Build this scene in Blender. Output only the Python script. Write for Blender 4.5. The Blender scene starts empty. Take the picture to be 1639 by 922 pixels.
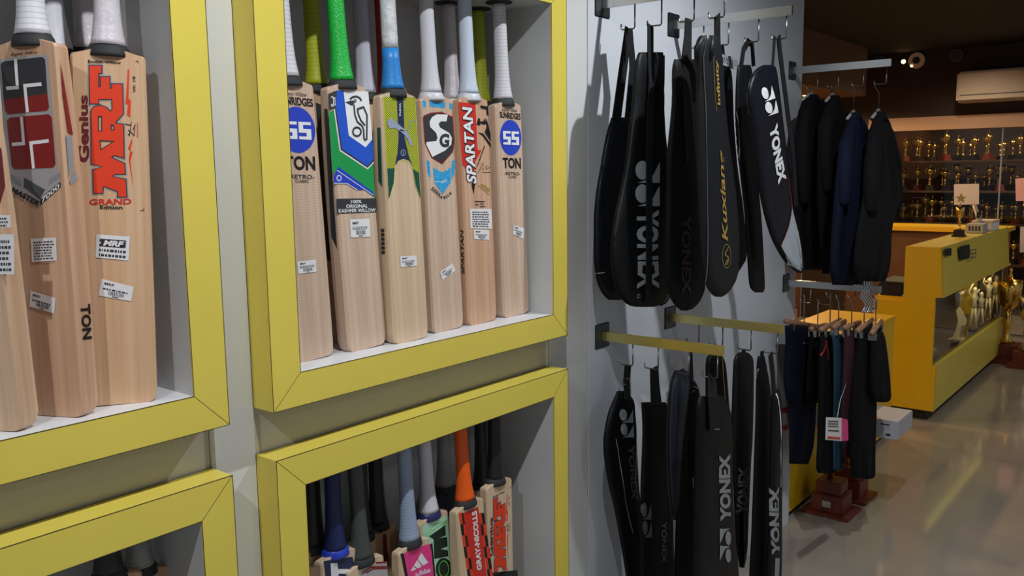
import bpy, bmesh, math, random
from math import sin, cos, pi, sqrt, radians
from mathutils import Vector, Matrix, noise
from mathutils.geometry import tessellate_polygon
random.seed(7)
SC = bpy.context.scene
COL = SC.collection

# ------------------------------------------------------------------ camera
FPX = 1391.36; CX, CY = 819.5, 461.0
EYE = Vector((0, 0, 1.5933))
RIGHT = Vector((0.62573848, -0.77992947, -0.01270352))
UP = Vector((0.11094849, 0.07287022, 0.99115103))
FWD = Vector((0.77210219, 0.62161077, -0.13212969))
cam_d = bpy.data.cameras.new('camera'); cam = bpy.data.objects.new('camera', cam_d); COL.objects.link(cam)
cam_d.sensor_width = 36; cam_d.lens = FPX * 36 / 1639; cam_d.clip_start = .02
cam.matrix_world = Matrix(((RIGHT.x, UP.x, -FWD.x, EYE.x), (RIGHT.y, UP.y, -FWD.y, EYE.y), (RIGHT.z, UP.z, -FWD.z, EYE.z), (0, 0, 0, 1)))
SC.camera = cam

# ------------------------------------------------------------------ world, lamps, exposure
SC.view_settings.view_transform = 'Standard'; SC.view_settings.look = 'None'
SC.view_settings.gamma = 1; SC.view_settings.use_curve_mapping = False
SC.view_settings.exposure = 0.45
W = bpy.data.worlds.new('shop'); SC.world = W; W.use_nodes = True
W.node_tree.nodes['Background'].inputs[0].default_value = (.88, .92, 1.0, 1)
W.node_tree.nodes['Background'].inputs[1].default_value = .165

def spot(name, loc, power, color=(1, .96, .9), size=130, blend=.6, radius=.02, aim=None):
    l = bpy.data.lights.new(name, 'SPOT'); l.energy = power; l.color = color
    l.spot_size = radians(size); l.spot_blend = blend; l.shadow_soft_size = radius
    o = bpy.data.objects.new(name, l); COL.objects.link(o); o.location = loc
    if aim: o.rotation_euler = (Vector(aim) - Vector(loc)).to_track_quat('-Z', 'Y').to_euler()
    return o
CEIL = 2.70
for i, lx in enumerate((-.55, .75, 2.28)):            # the row of ceiling downlights in front of the display wall
    spot('wall_washer', (lx, .46, CEIL - .03), (38, 42, 46)[i], (.96, .98, 1.0), 150, .7, .018, (lx + .05, .75, 0))
for lx, ly, p, c in ((5.0, -.2, 22, (1, .90, .76)), (7.4, -.2, 22, (1, .84, .66)), (8.3, 1.75, 34, (1, .78, .56)), (1.6, -1.6, 30, (.95, .97, 1))):
    spot('room_light_and_beam_fill', (lx, ly, CEIL - .03), p, c, 150, .8, .06, (lx, ly, 0))  # the one close to the far wall is added to brighten the tan beam
for lx, ly in ((4.6, 2.95), (5.6, 2.95), (6.8, 2.95), (8.0, 2.95)):
    spot('bulkhead_downlight', (lx, ly, 2.22), 34, (1, .62, .28), 176, .25, .03, (lx, ly, 0))
dl = bpy.data.lights.new('case_fill', 'AREA'); dl.shape = 'RECTANGLE'; dl.size = 1.8; dl.size_y = .03; dl.energy = 2.2; dl.color = (1, .93, .78)
do = bpy.data.objects.new('case_fill', dl); COL.objects.link(do); do.location = (6.9, 1.306, .780); do.rotation_euler = (radians(62), 0, 0)   # unseen fill added to brighten the awards behind the counter glass
for ly, p in ((2.2, 14), (1.0, 14)):
    spot('trophy_room_downlight', (10.1, ly, 2.6), p * 3, (1, .70, .42), 150, .8, .03, (10.3, ly, 0))

# ------------------------------------------------------------------ materials (procedural)
MATS = {}
PROJ = lambda p: (CX + FPX * (p - EYE).dot(RIGHT) / (p - EYE).dot(FWD), CY - FPX * (p - EYE).dot(UP) / (p - EYE).dot(FWD))
def lin(c):
    return tuple(((x / 255) / 12.92 if x / 255 <= .04045 else ((x / 255 + .055) / 1.055) ** 2.4) for x in c)
def mat(name, c, rough=.5, metal=0, spec=.5, noise=0, nscale=20, bump=0, bscale=200, stretch=None, coat=0, emit=None, rgb=True, alpha=None, trans=0, sheen=0):
    if name in MATS: return MATS[name]
    m = bpy.data.materials.new(name); m.use_nodes = True; nt = m.node_tree; b = nt.nodes['Principled BSDF']
    col = (*lin(c), 1) if rgb else (*c, 1)
    b.inputs['Base Color'].default_value = col; b.inputs['Roughness'].default_value = rough
    b.inputs['Metallic'].default_value = metal; b.inputs['Specular IOR Level'].default_value = spec
    b.inputs['Coat Weight'].default_value = coat; b.inputs['Coat Roughness'].default_value = .12
    b.inputs['Transmission Weight'].default_value = trans; b.inputs['Sheen Weight'].default_value = sheen
    if emit: b.inputs['Emission Color'].default_value = (*lin(emit[0]), 1); b.inputs['Emission Strength'].default_value = emit[1]
    tc = nt.nodes.new('ShaderNodeTexCoord'); mp = nt.nodes.new('ShaderNodeMapping')
    nt.links.new(tc.outputs['Object'], mp.inputs[0])
    if stretch: mp.inputs['Scale'].default_value = stretch
    if noise:
        n = nt.nodes.new('ShaderNodeTexNoise'); n.inputs['Scale'].default_value = nscale; n.inputs['Detail'].default_value = 5
        nt.links.new(mp.outputs[0], n.inputs['Vector'])
        r = nt.nodes.new('ShaderNodeValToRGB'); r.color_ramp.elements[0].position = .3; r.color_ramp.elements[1].position = .7
        r.color_ramp.elements[0].color = tuple(x * (1 - noise) for x in col[:3]) + (1,)
        r.color_ramp.elements[1].color = tuple(min(1, x * (1 + noise)) for x in col[:3]) + (1,)
        nt.links.new(n.outputs['Fac'], r.inputs[0]); nt.links.new(r.outputs[0], b.inputs['Base Color'])
    if bump:
        n2 = nt.nodes.new('ShaderNodeTexNoise'); n2.inputs['Scale'].default_value = bscale; n2.inputs['Detail'].default_value = 3
        nt.links.new(mp.outputs[0], n2.inputs['Vector'])
        bp = nt.nodes.new('ShaderNodeBump'); bp.inputs['Strength'].default_value = bump; bp.inputs['Distance'].default_value = .002
        nt.links.new(n2.outputs['Fac'], bp.inputs['Height']); nt.links.new(bp.outputs[0], b.inputs['Normal'])
    MATS[name] = m; return m
def ribbed(name, c, freq=250, depth=.5, line=.75, rough=.45, dist=.0008):
    """rubber grip: fine rings round the handle"""
    if name in MATS: return MATS[name]
    m = mat(name, c, rough); nt = m.node_tree; b = nt.nodes['Principled BSDF']
    tc = nt.nodes.new('ShaderNodeTexCoord'); sp = nt.nodes.new('ShaderNodeSeparateXYZ'); nt.links.new(tc.outputs['Object'], sp.inputs[0])
    mu = nt.nodes.new('ShaderNodeMath'); mu.operation = 'MULTIPLY'; mu.inputs[1].default_value = freq; nt.links.new(sp.outputs['Z'], mu.inputs[0])
    fr = nt.nodes.new('ShaderNodeMath'); fr.operation = 'FRACT'; nt.links.new(mu.outputs[0], fr.inputs[0])
    r = nt.nodes.new('ShaderNodeValToRGB'); e = r.color_ramp.elements
    e[0].position = .0; e[1].position = .22; k = lin(c); e[0].color = (*[x * (1 - depth) for x in k], 1); e[1].color = (*k, 1)
    nt.links.new(fr.outputs[0], r.inputs[0]); nt.links.new(r.outputs[0], b.inputs['Base Color'])
    bp = nt.nodes.new('ShaderNodeBump'); bp.inputs['Strength'].default_value = line; bp.inputs['Distance'].default_value = dist
    nt.links.new(r.outputs[0], bp.inputs['Height']); nt.links.new(bp.outputs[0], b.inputs['Normal'])
    return m
def willow(name, c, c2, lines=False):
    if name in MATS: return MATS[name]
    m = mat(name, c, .42, coat=.25); nt = m.node_tree; b = nt.nodes['Principled BSDF']
    tc = nt.nodes.new('ShaderNodeTexCoord'); mp = nt.nodes.new('ShaderNodeMapping'); mp.inputs['Scale'].default_value = (1, 1, .022)
    nt.links.new(tc.outputs['Object'], mp.inputs[0])
    n = nt.nodes.new('ShaderNodeTexNoise'); n.inputs['Scale'].default_value = 85; n.inputs['Detail'].default_value = 4; nt.links.new(mp.outputs[0], n.inputs['Vector'])
    r = nt.nodes.new('ShaderNodeValToRGB'); e = r.color_ramp.elements; e[0].position = .33; e[1].position = .68
    e[0].color = (*lin(c2), 1); e[1].color = (*lin(c), 1); nt.links.new(n.outputs['Fac'], r.inputs[0])
    out = r.outputs[0]
    if lines:
        sp = nt.nodes.new('ShaderNodeSeparateXYZ'); nt.links.new(tc.outputs['Object'], sp.inputs[0])
        mu = nt.nodes.new('ShaderNodeMath'); mu.operation = 'MULTIPLY'; mu.inputs[1].default_value = 190; nt.links.new(sp.outputs['Z'], mu.inputs[0])
        n3 = nt.nodes.new('ShaderNodeTexNoise'); n3.inputs['Scale'].default_value = 30; nt.links.new(tc.outputs['Object'], n3.inputs['Vector'])
        ad = nt.nodes.new('ShaderNodeMath'); ad.operation = 'ADD'; nt.links.new(mu.outputs[0], ad.inputs[0]); nt.links.new(n3.outputs['Fac'], ad.inputs[1])
        fr = nt.nodes.new('ShaderNodeMath'); fr.operation = 'FRACT'; nt.links.new(ad.outputs[0], fr.inputs[0])
        lt = nt.nodes.new('ShaderNodeMath'); lt.operation = 'LESS_THAN'; lt.inputs[1].default_value = .3; nt.links.new(fr.outputs[0], lt.inputs[0])
        ml = nt.nodes.new('ShaderNodeMath'); ml.operation = 'MULTIPLY'; ml.inputs[1].default_value = .22; nt.links.new(lt.outputs[0], ml.inputs[0])
        mx = nt.nodes.new('ShaderNodeMixRGB'); mx.inputs[2].default_value = (*[x * .45 for x in lin(c2)], 1)
        nt.links.new(ml.outputs[0], mx.inputs[0]); nt.links.new(out, mx.inputs[1]); out = mx.outputs[0]
    nt.links.new(out, b.inputs['Base Color'])
    return m
def net(name, c, c2, scale=2300):
    """printed diamond net"""
    m = mat(name, c, .4); nt = m.node_tree; b = nt.nodes['Principled BSDF']
    tc = nt.nodes.new('ShaderNodeTexCoord'); sp = nt.nodes.new('ShaderNodeSeparateXYZ'); nt.links.new(tc.outputs['Object'], sp.inputs[0])
    outs = []
    for sg in (1, -1):
        a = nt.nodes.new('ShaderNodeMath'); a.operation = 'MULTIPLY_ADD'; a.inputs[1].default_value = sg * .8
        nt.links.new(sp.outputs['X'], a.inputs[0]); nt.links.new(sp.outputs['Z'], a.inputs[2])
        s = nt.nodes.new('ShaderNodeMath'); s.operation = 'MULTIPLY'; s.inputs[1].default_value = scale / 11; nt.links.new(a.outputs[0], s.inputs[0])
        f = nt.nodes.new('ShaderNodeMath'); f.operation = 'FRACT'; nt.links.new(s.outputs[0], f.inputs[0])
        l = nt.nodes.new('ShaderNodeMath'); l.operation = 'LESS_THAN'; l.inputs[1].default_value = .27; nt.links.new(f.outputs[0], l.inputs[0]); outs.append(l)
    mx = nt.nodes.new('ShaderNodeMath'); mx.operation = 'MAXIMUM'; nt.links.new(outs[0].outputs[0], mx.inputs[0]); nt.links.new(outs[1].outputs[0], mx.inputs[1])
    mi = nt.nodes.new('ShaderNodeMixRGB'); mi.inputs[1].default_value = (*lin(c), 1); mi.inputs[2].default_value = (*lin(c2), 1)
    nt.links.new(mx.outputs[0], mi.inputs[0]); nt.links.new(mi.outputs[0], b.inputs['Base Color']); return m

YEL = mat('yellow_laminate', (222, 204, 88), .33, spec=.45, noise=.03, nscale=6)
YEL2 = mat('yellow_counter_laminate', (226, 184, 30), .3, spec=.5, noise=.03, nscale=6)
SEAM = mat('dark_seam', (52, 46, 20), .8)
GREY = mat('grey_laminate', (192, 194, 194), .45, noise=.05, nscale=5)
SHELF = mat('white_laminate', (222, 224, 228), .35)
PILLAR = mat('pale_pillar_laminate', (212, 214, 213), .28, spec=.6, noise=.03, nscale=3)
BAND = mat('pale_band_laminate', (186, 184, 172), .25, spec=.6, noise=.03, nscale=3)
PANEL = mat('white_wall_panel', (206, 212, 220), .3, spec=.5, noise=.03, nscale=2)
CHROME = mat('chrome', (200, 200, 198), .2, 1)
BRASS_REFL = mat('brass_and_yellow_reflection', (228, 214, 146), .34, 1)  # lower rails are chrome; their yellow reflection is put into this colour
WIRE = mat('steel_wire', (120, 118, 114), .3, 1)
PLATE = mat('dull_steel_plate', (96, 100, 104), .42, 1, noise=.1)
BLK = mat('black_nylon', (8, 10, 13), .5, spec=.25, noise=.2, nscale=9, bump=.5, bscale=45)
BLK2 = mat('black_soft_nylon', (7, 8, 10), .6, spec=.2, noise=.2, nscale=9, bump=.4, bscale=40)
CHAR = mat('charcoal_nylon', (20, 22, 27), .5, spec=.3, noise=.15, nscale=9, bump=.35, bscale=45)
SLATE = mat('slate_nylon', (34, 39, 50), .5, spec=.35, noise=.15, nscale=8, bump=.4, bscale=40)
NAVYB = mat('midnight_nylon', (9, 11, 22), .45, spec=.3, noise=.2, nscale=6, bump=.2, bscale=60)
WEB = mat('black_webbing', (15, 17, 21), .75, spec=.3, bump=.4, bscale=500)
INK = mat('black_ink', (22, 20, 22), .4)
INK2 = mat('charcoal_ink', (52, 54, 58), .4)
WHT = mat('white_ink', (232, 234, 236), .4)
GRYI = mat('grey_ink', (140, 146, 150), .5)
DIMI = mat('dim_grey_ink', (72, 76, 80), .5)
GOLDI = mat('gold_ink', (196, 160, 74), .35, .4)
PAPER = mat('white_paper', (226, 226, 228), .6)
PINKP = mat('pink_paper', (238, 190, 198), .6)
RED = mat('red_ink', (206, 46, 34), .4)
ORG = mat('orange_red_ink', (226, 62, 28), .4)
MAROON = mat('maroon_ink', (112, 34, 40), .4)
REDD = mat('deep_red_ink', (132, 34, 34), .4)
BLU = mat('royal_blue_ink', (38, 66, 190), .4)
BLU2 = mat('cobalt_ink', (30, 84, 200), .4)
GRN = mat('green_ink', (24, 150, 74), .4)
NVY = mat('navy_ink', (30, 44, 78), .4)
TEAL = mat('dark_green_ink', (24, 78, 70), .4)
CYA = mat('cyan_ink', (52, 160, 214), .4, noise=.35, nscale=190)
SILV = mat('silver_ink', (176, 174, 178), .35, .2)
LILAC = mat('steel_blue_ink', (150, 162, 182), .35)
PINK = mat('hot_pink_ink', (228, 62, 138), .4)
MINT = mat('mint_ink', (170, 220, 190), .4)
DKGRN = mat('deep_green_ink', (14, 38, 32), .4)
WOODR = mat('red_brown_wood', (112, 48, 34), .35, noise=.2, nscale=14, stretch=(1, 1, .2))
WOODH = mat('hanger_wood', (150, 112, 84), .45, noise=.15, nscale=30)
GOLD = mat('gold_plastic', (226, 186, 96), .22, 1)
SILVER = mat('silver_plastic', (214, 208, 196), .22, 1)
BLACKP = mat('black_plastic', (20, 20, 22), .4)
WHP = mat('cream_white_plastic', (214, 200, 184), .4)
GLASS = mat('clear_glass', (250, 250, 250), .02, trans=1)
MATS['clear_glass'].node_tree.nodes['Principled BSDF'].inputs['IOR'].default_value = 1.12
WIL_A = willow('tan_willow', (214, 182, 152), (192, 156, 124))
WIL_B = willow('pale_willow', (218, 194, 164), (200, 172, 140))
WIL_L = willow('lined_willow', (216, 190, 168), (194, 164, 140), True)
WIL_P = willow('pinkish_willow', (212, 174, 144), (190, 148, 116))
WIL_M = willow('honey_willow', (218, 182, 146), (202, 160, 122))

# ------------------------------------------------------------------ object helpers
WM = {}
def wm(o): return WM[o.name] if o is not None else Matrix()
def tag(o, label=None, cat=None, group=None, kind=None):
    if label: o['label'] = label
    if cat: o['category'] = cat
    if group: o['group'] = group
    if kind: o['kind'] = kind
    return o
def empty(name, M, label, cat, group=None, kind=None):
    o = bpy.data.objects.new(name, None); COL.objects.link(o); o.empty_display_size = .02
    if not isinstance(M, Matrix): M = Matrix.Translation(M)
    o.matrix_world = M; WM[o.name] = M
    return tag(o, label, cat, group, kind)
def mesh(name, vs, fs, m, parent=None, smooth=False, local=False, fix=True):
    me = bpy.data.meshes.new(name)
    if parent is not None and not local:
        inv = wm(parent).inverted(); vs = [inv @ Vector(v) for v in vs]
    me.from_pydata([tuple(v) for v in vs], [], fs)
    if fix:
        bm = bmesh.new(); bm.from_mesh(me); bmesh.ops.recalc_face_normals(bm, faces=bm.faces); bm.to_mesh(me); bm.free()
    if smooth:
        me.polygons.foreach_set('use_smooth', [True] * len(me.polygons))
    me.materials.append(m); me.update()
    o = bpy.data.objects.new(name, me); COL.objects.link(o)
    if parent is not None: o.parent = parent
    WM[o.name] = wm(parent).copy()
    return o
def bevel(o, w, seg=2):
    bm = bmesh.new(); bm.from_mesh(o.data)
    bmesh.ops.bevel(bm, geom=[e for e in bm.edges if e.is_manifold and e.calc_face_angle(0) > .5], offset=w, segments=seg, affect='EDGES', clamp_overlap=True)
    bm.to_mesh(o.data); bm.free(); return o
BF = [(0, 1, 2, 3), (7, 6, 5, 4), (0, 4, 5, 1), (1, 5, 6, 2), (2, 6, 7, 3), (3, 7, 4, 0)]
def boxv(x0, x1, y0, y1, z0, z1):
    return [(x0, y0, z0), (x1, y0, z0), (x1, y1, z0), (x0, y1, z0), (x0, y0, z1), (x1, y0, z1), (x1, y1, z1), (x0, y1, z1)]
def box(name, b, m, parent=None, bev=0, local=False):
    o = mesh(name, boxv(*b), BF, m, parent, local=local)
    return bevel(o, bev) if bev else o
def boxes(name, bl, m, parent=None, local=False):
    vs, fs = [], []
    for b in bl:
        k = len(vs); vs += boxv(*b); fs += [tuple(i + k for i in f) for f in BF]
    return mesh(name, vs, fs, m, parent, local=local)
def tubev(pts, r, n=8, cap=True):
    pts = [Vector(p) for p in pts]; vs, fs = [], []; rr = r if isinstance(r, (list, tuple)) else [r] * len(pts)
    T0 = None; N = None
    for i, p in enumerate(pts):
        t = (pts[min(i + 1, len(pts) - 1)] - pts[max(i - 1, 0)]).normalized()
        if N is None:
            a = Vector((0, 0, 1)) if abs(t.z) < .9 else Vector((1, 0, 0)); N = (a - t * a.dot(t)).normalized()
        else: N = (N - t * N.dot(t)).normalized()
        B = t.cross(N)
        for k in range(n): an = 2 * pi * k / n; vs.append(p + (N * cos(an) + B * sin(an)) * rr[i])
    for i in range(len(pts) - 1):
        for k in range(n): a = i * n + k; b = i * n + (k + 1) % n; fs.append((a, b, b + n, a + n))
    if cap: fs.append(tuple(range(n))[::-1]); fs.append(tuple(range((len(pts) - 1) * n, len(pts) * n)))
    return vs, fs
def tube(name, pts, r, m, parent=None, n=8, local=False):
    vs, fs = tubev(pts, r, n); return mesh(name, vs, fs, m, parent, True, local)
def tubes(name, lines, r, m, parent=None, n=4, local=False):
    V, F = [], []
    for l in lines:
        vs, fs = tubev(l, r, n); k = len(V); V += vs; F += [tuple(i + k for i in f) for f in fs]
    return mesh(name, V, F, m, parent, False, local)
def lathev(prof, n=20, c=(0, 0, 0), sx=1, sy=1):
    vs, fs = [], []
    for r, z in prof:
        for k in range(n): a = 2 * pi * k / n; vs.append((c[0] + r * cos(a) * sx, c[1] + r * sin(a) * sy, c[2] + z))
    for i in range(len(prof) - 1):
        for k in range(n): a = i * n + k; b = i * n + (k + 1) % n; fs.append((a, b, b + n, a + n))
    fs.append(tuple(range(n))[::-1]); fs.append(tuple(range((len(prof) - 1) * n, len(prof) * n)))
    return vs, fs
def lathe(name, prof, m, parent=None, n=20, c=(0, 0, 0), sx=1, sy=1, local=False):
    vs, fs = lathev(prof, n, c, sx, sy); return mesh(name, vs, fs, m, parent, True, local)
def ray(u, v): return RIGHT * ((u - CX) / FPX) - UP * ((v - CY) / FPX) + FWD
def at(u, v, X=None, Y=None, Z=None):
    d = ray(u, v)
    t = X / d.x if X is not None else Y / d.y if Y is not None else (Z - EYE.z) / d.z
    return EYE + d * t
def copy_tree(o, parent=None):
    c = o.copy(); COL.objects.link(c)
    if parent: c.parent = parent
    for ch in list(o.children): copy_tree(ch, c)
    return c

# flat text turned into a mesh; returns 2D verts scaled to the unit square, and faces
TXT = {}
def text_mesh(s, bold=0, shear=0):
    k = (s, bold, shear)
    if k in TXT: return TXT[k]
    cu = bpy.data.curves.new('t', 'FONT'); cu.body = s; cu.size = 1; cu.offset = bold; cu.shear = shear; cu.resolution_u = 3
    ob = bpy.data.objects.new('t', cu); COL.objects.link(ob)
    dg = bpy.context.evaluated_depsgraph_get(); me = ob.evaluated_get(dg).to_mesh()
    vs = [(v.co.x, v.co.y) for v in me.vertices]; fs = [tuple(p.vertices) for p in me.polygons]
    ob.evaluated_get(dg).to_mesh_clear(); bpy.data.objects.remove(ob); bpy.data.curves.remove(cu)
    x0 = min(v[0] for v in vs); x1 = max(v[0] for v in vs); y0 = min(v[1] for v in vs); y1 = max(v[1] for v in vs)
    TXT[k] = ([((x - x0) / (x1 - x0), (y - y0) / (y1 - y0)) for x, y in vs], fs); return TXT[k]
def bil(q, s, t):   # q = bl, br, tr, tl
    return [(q[0][i] * (1 - s) + q[1][i] * s) * (1 - t) + (q[3][i] * (1 - s) + q[2][i] * s) * t for i in (0, 1)]
def fill(outer, holes=()):
    loops = [[Vector((p[0], p[1], 0)) for p in outer]] + [[Vector((p[0], p[1], 0)) for p in h] for h in holes]
    return [p for l in [outer, *holes] for p in l], [tuple(t) for t in tessellate_polygon(loops)]
def stroke2(pts, w, closed=False):
    n = len(pts); vs, fs = [], []
    P = [Vector((p[0], p[1])) for p in pts]
    for i in range(n):
        a = P[(i - 1) % n] if (closed or i) else P[0]; b = P[(i + 1) % n] if (closed or i < n - 1) else P[-1]
        d1 = (P[i] - a); d2 = (b - P[i])
        d1 = d1.normalized() if d1.length > 1e-9 else d2.normalized(); d2 = d2.normalized() if d2.length > 1e-9 else d1
        t = (d1 + d2); t = t.normalized() if t.length > 1e-6 else d1
        nn = Vector((-t.y, t.x)); k = w / 2 / max(.5, nn.dot(Vector((-d1.y, d1.x))))
        vs += [tuple(P[i] + nn * k), tuple(P[i] - nn * k)]
    for i in range(n if closed else n - 1):
        a = 2 * i; b = 2 * ((i + 1) % n); fs.append((a, a + 1, b + 1, b))
    return vs, fs
def circ(c, rx, ry, n=28): return [(c[0] + rx * cos(2 * pi * k / n), c[1] + ry * sin(2 * pi * k / n)) for k in range(n)]

class Surface:
    """something flat print can lie on: px() turns a photo point into the thing's own face coordinates"""
    root = None; part = None; maxlen = None
    def face(self, u, v): raise NotImplementedError
    def lift(self, a, b, off): raise NotImplementedError
    def put(self, name, v2, fs, m, layer, parent=None):
        if self.maxlen:
            bm = bmesh.new(); bv = [bm.verts.new((p[0], p[1], 0)) for p in v2]
            for f in fs:
                try: bm.faces.new([bv[i] for i in f])
                except ValueError: pass
            for _ in range(4):
                es = [e for e in bm.edges if e.calc_length() > self.maxlen]
                if not es: break
                bmesh.ops.subdivide_edges(bm, edges=es, cuts=1); bmesh.ops.triangulate(bm, faces=[f for f in bm.faces if len(f.verts) > 4])
            bm.verts.index_update(); v2 = [(v.co.x, v.co.y) for v in bm.verts]; fs = [tuple(v.index for v in f.verts) for f in bm.faces]; bm.free()
        vs = [self.lift(p[0], p[1], .0005 + .00035 * layer) for p in v2]
        return mesh(name, vs, fs, m, parent or self.root, local=True, fix=False)
    def poly(self, pts, m, name='printed_panel', layer=0, holes=(), cv=None, parent=None):
        cv = cv or self.face; v, f = fill([cv(*p) for p in pts], [[cv(*p) for p in h] for h in holes]); return self.put(name, v, f, m, layer, parent)
    def polys(self, pl, m, name='printed_panel', layer=0, cv=None, parent=None):
        cv = cv or self.face; V, F = [], []
        for pts in pl:
            v, f = fill([cv(*p) for p in pts]); k = len(V); V += v; F += [tuple(i + k for i in t) for t in f]
        return self.put(name, V, F, m, layer, parent)
    def line(self, pls, w, m, name='printed_line', layer=1, closed=False, cv=None, parent=None):
        cv = cv or self.face; V, F = [], []
        for pts in pls:
            v, f = stroke2([cv(*p) for p in pts], w, closed); k = len(V); V += v; F += [tuple(i + k for i in t) for t in f]
        return self.put(name, V, F, m, layer, parent)
    def text(self, s, q, m, bold=.02, shear=0, name='lettering', layer=1, cv=None, parent=None):
        cv = cv or self.face; v, f = text_mesh(s, bold, shear); c = [cv(*p) for p in q]
        return self.put(name, [bil(c, *p) for p in v], f, m, layer, parent)
    def sticker(self, q, seed=0, rows=4, bars=True, head='MRP', name='price_sticker', cv=None):
        """white paper label: print rows and a bar code"""
        cv = cv or self.face; c = [cv(*p) for p in q]; rnd = random.Random(seed)
        st = self.put(name, c, [(0, 1, 2, 3)], PAPER, 2)
        V, F = [], []
        def rect(s0, s1, t0, t1):
            k = len(V); V.extend([bil(c, s0, t0), bil(c, s1, t0), bil(c, s1, t1), bil(c, s0, t1)]); F.append((k, k + 1, k + 2, k + 3))
        top = .62 if head else .92; lo = .42 if bars else .08
        if rows:
            for r in range(rows):
                t = top - (top - lo) * (r + 1) / rows; h = (top - lo) / rows * .5; s = .1
                while s < .82:
                    w = rnd.uniform(.03, .12); rect(s, min(.9, s + w), t, t + h); s += w + .03
        if bars:
            s = .28
            while s < .74: w = rnd.uniform(.008, .03); rect(s, s + w, .14, .38); s += w + rnd.uniform(.012, .03)
            rect(.4, .6, .05, .1)
        if V: self.put('print', V, F, INK2, 3, st)
        if head:
            qq = [bil(c, .12, .70), bil(c, .42, .70), bil(c, .42, .86), bil(c, .12, .86)]
            v, f = text_mesh(head, .015, 0); self.put('lettering', [bil(qq, *p) for p in v], f, INK, 3, st)
        return st

# ------------------------------------------------------------------ room shell
YF, YW, YB = 1.3333, 1.3971, 1.62
LX0, LX1, RX0, RX1 = -.097, .8511, .9451, 1.8933
WB = .0648; ZBO, ZTO, HT = 1.1553, 1.0619, .922
S_ = lambda o: tag(o, kind='structure')
FLOOR = mat('polished_floor', (158, 151, 141), .09, spec=.85, noise=.10, nscale=2.2)
CEILM = mat('black_ceiling_paint', (6, 5, 6), .8, noise=.2, nscale=3)
DARKW = mat('dark_brown_wall', (40, 27, 20), .6, noise=.2, nscale=3)
BROWN = mat('brown_bulkhead', (92, 70, 56), .6, noise=.08, nscale=3)
BEAMM = mat('tan_beam', (168, 138, 116), .5, noise=.05, nscale=3)
S_(box('floor', (-3, 13, -4, 4, -.06, 0), FLOOR))
S_(box('ceiling', (-3, 13, -1.2, 4, CEIL, CEIL + .06), CEILM))
S_(box('wall_back', (-3, 3.7, YB + .02, YB + .1, 0, CEIL), GREY))
wall = empty('wall_display', (0, YW, 0), None, None, kind='structure')
NB = .012   # niche board thickness
for x0, x1 in ((LX0, LX1), (RX0, RX1)):
    for z0, z1 in ((0, ZTO - HT + WB - .014), (ZTO - WB + .014, ZBO + WB - .014), (ZBO + HT - WB + .014, CEIL)):
        box('band_panel', (x0 + .0015, x1 - .0015, YW + .004, YW + .04, z0, z1), BAND, wall)
for x0, x1 in ((LX0 - .5, LX0), (LX1, RX0), (RX1, 2.0845)):
    box('pillar_panel', (x0, x1, YW, YW + .045, 0, CEIL), PILLAR, wall, .001)
box('white_joint_strip', (RX1 - .012, RX1 - .003, YW + .001, YW + .02, ZTO - .02, ZBO + .02), SHELF, wall)
S_(box('wall_panel', (2.0875, 3.715, YW, YW + .03, 0, CEIL), PANEL, None, .001))
S_(box('trim_1', (2.0845, 2.0875, YW + .002, YW + .02, 0, CEIL), SEAM))

# ------------------------------------------------------------------ yellow display frames with their niches
FR = []
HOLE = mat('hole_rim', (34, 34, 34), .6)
def display_frame(x0, z0, label, holes=()):
    x1, z1 = x0 + .9482, z0 + HT; xi0, xi1, zi0, zi1 = x0 + WB, x1 - WB, z0 + WB, z1 - WB
    r = empty('display_case', ((x0 + x1) / 2, YF, z0), label, 'display case', 'yellow wall display cases'); FR.append(r)
    O = [(x0, z0), (x1, z0), (x1, z1), (x0, z1)]; I = [(xi0, zi0), (xi1, zi0), (xi1, zi1), (xi0, zi1)]
    K = [(x0 + WB - .014, z0 + WB - .014), (x1 - WB + .014, z0 + WB - .014), (x1 - WB + .014, z1 - WB + .014), (x0 + WB - .014, z1 - WB + .014)]
    for i, nm in enumerate(('bottom_rail', 'side_rail', 'top_rail', 'side_rail')):
        j = (i + 1) % 4; vs, fs = [], []
        for (a, b, c, d), y0, y1 in (((O[i], O[j], I[j], I[i]), YF, YF + .003), ((O[i], O[j], K[j], K[i]), YF + .003, YW)):
            k = len(vs); vs += [(p[0], y, p[1]) for y in (y0, y1) for p in (a, b, c, d)]
            fs += [tuple(q + k for q in f) for f in BF]
        mesh(nm, vs, fs, YEL, r)
    e = .0004
    seams = [[(p[0], YF - e * .2, p[1]), (q[0], YF - e * .2, q[1])] for L in (O, I) for p, q in zip(L, L[1:] + L[:1])]
    seams += [[(p[0], YW, p[1]), (q[0], YW, q[1])] for p, q in zip(O, O[1:] + O[:1])]
    tag(tubes('edge_seam', seams, .0007, SEAM, r), kind='stuff')
    for o, i_ in zip(O, I): tubes('mitre_joint', [[(o[0], YF, o[1]), (i_[0], YF, i_[1])]], .0005, SEAM, r)
    y0 = YF + .0032
    box('shelf_board', (xi0 - NB, xi1 + NB, y0, YB, zi0 - NB, zi0), SHELF, r)
    tp = box('top_board', (xi0 - NB, xi1 + NB, y0, YB, zi1, zi1 + NB), GREY, r)
    box('niche_side', (xi0 - NB, xi0, y0, YB, zi0, zi1), GREY, r); box('niche_side', (xi1, xi1 + NB, y0, YB, zi0, zi1), GREY, r)
    box('back_panel', (xi0, xi1, YB - .012, YB, zi0, zi1), GREY, r)
    for hx, hy in holes:
        lathe('handle_hole', [(.029, -.0015), (.029, .0), (.0, .0)], HOLE, r, 20, (hx, hy, zi1))
    return r
HZ = ZBO + HT - WB     # niche ceilings
display_frame(LX0, ZBO, 'upper left yellow framed display case holding the large MRF bat')
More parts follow.
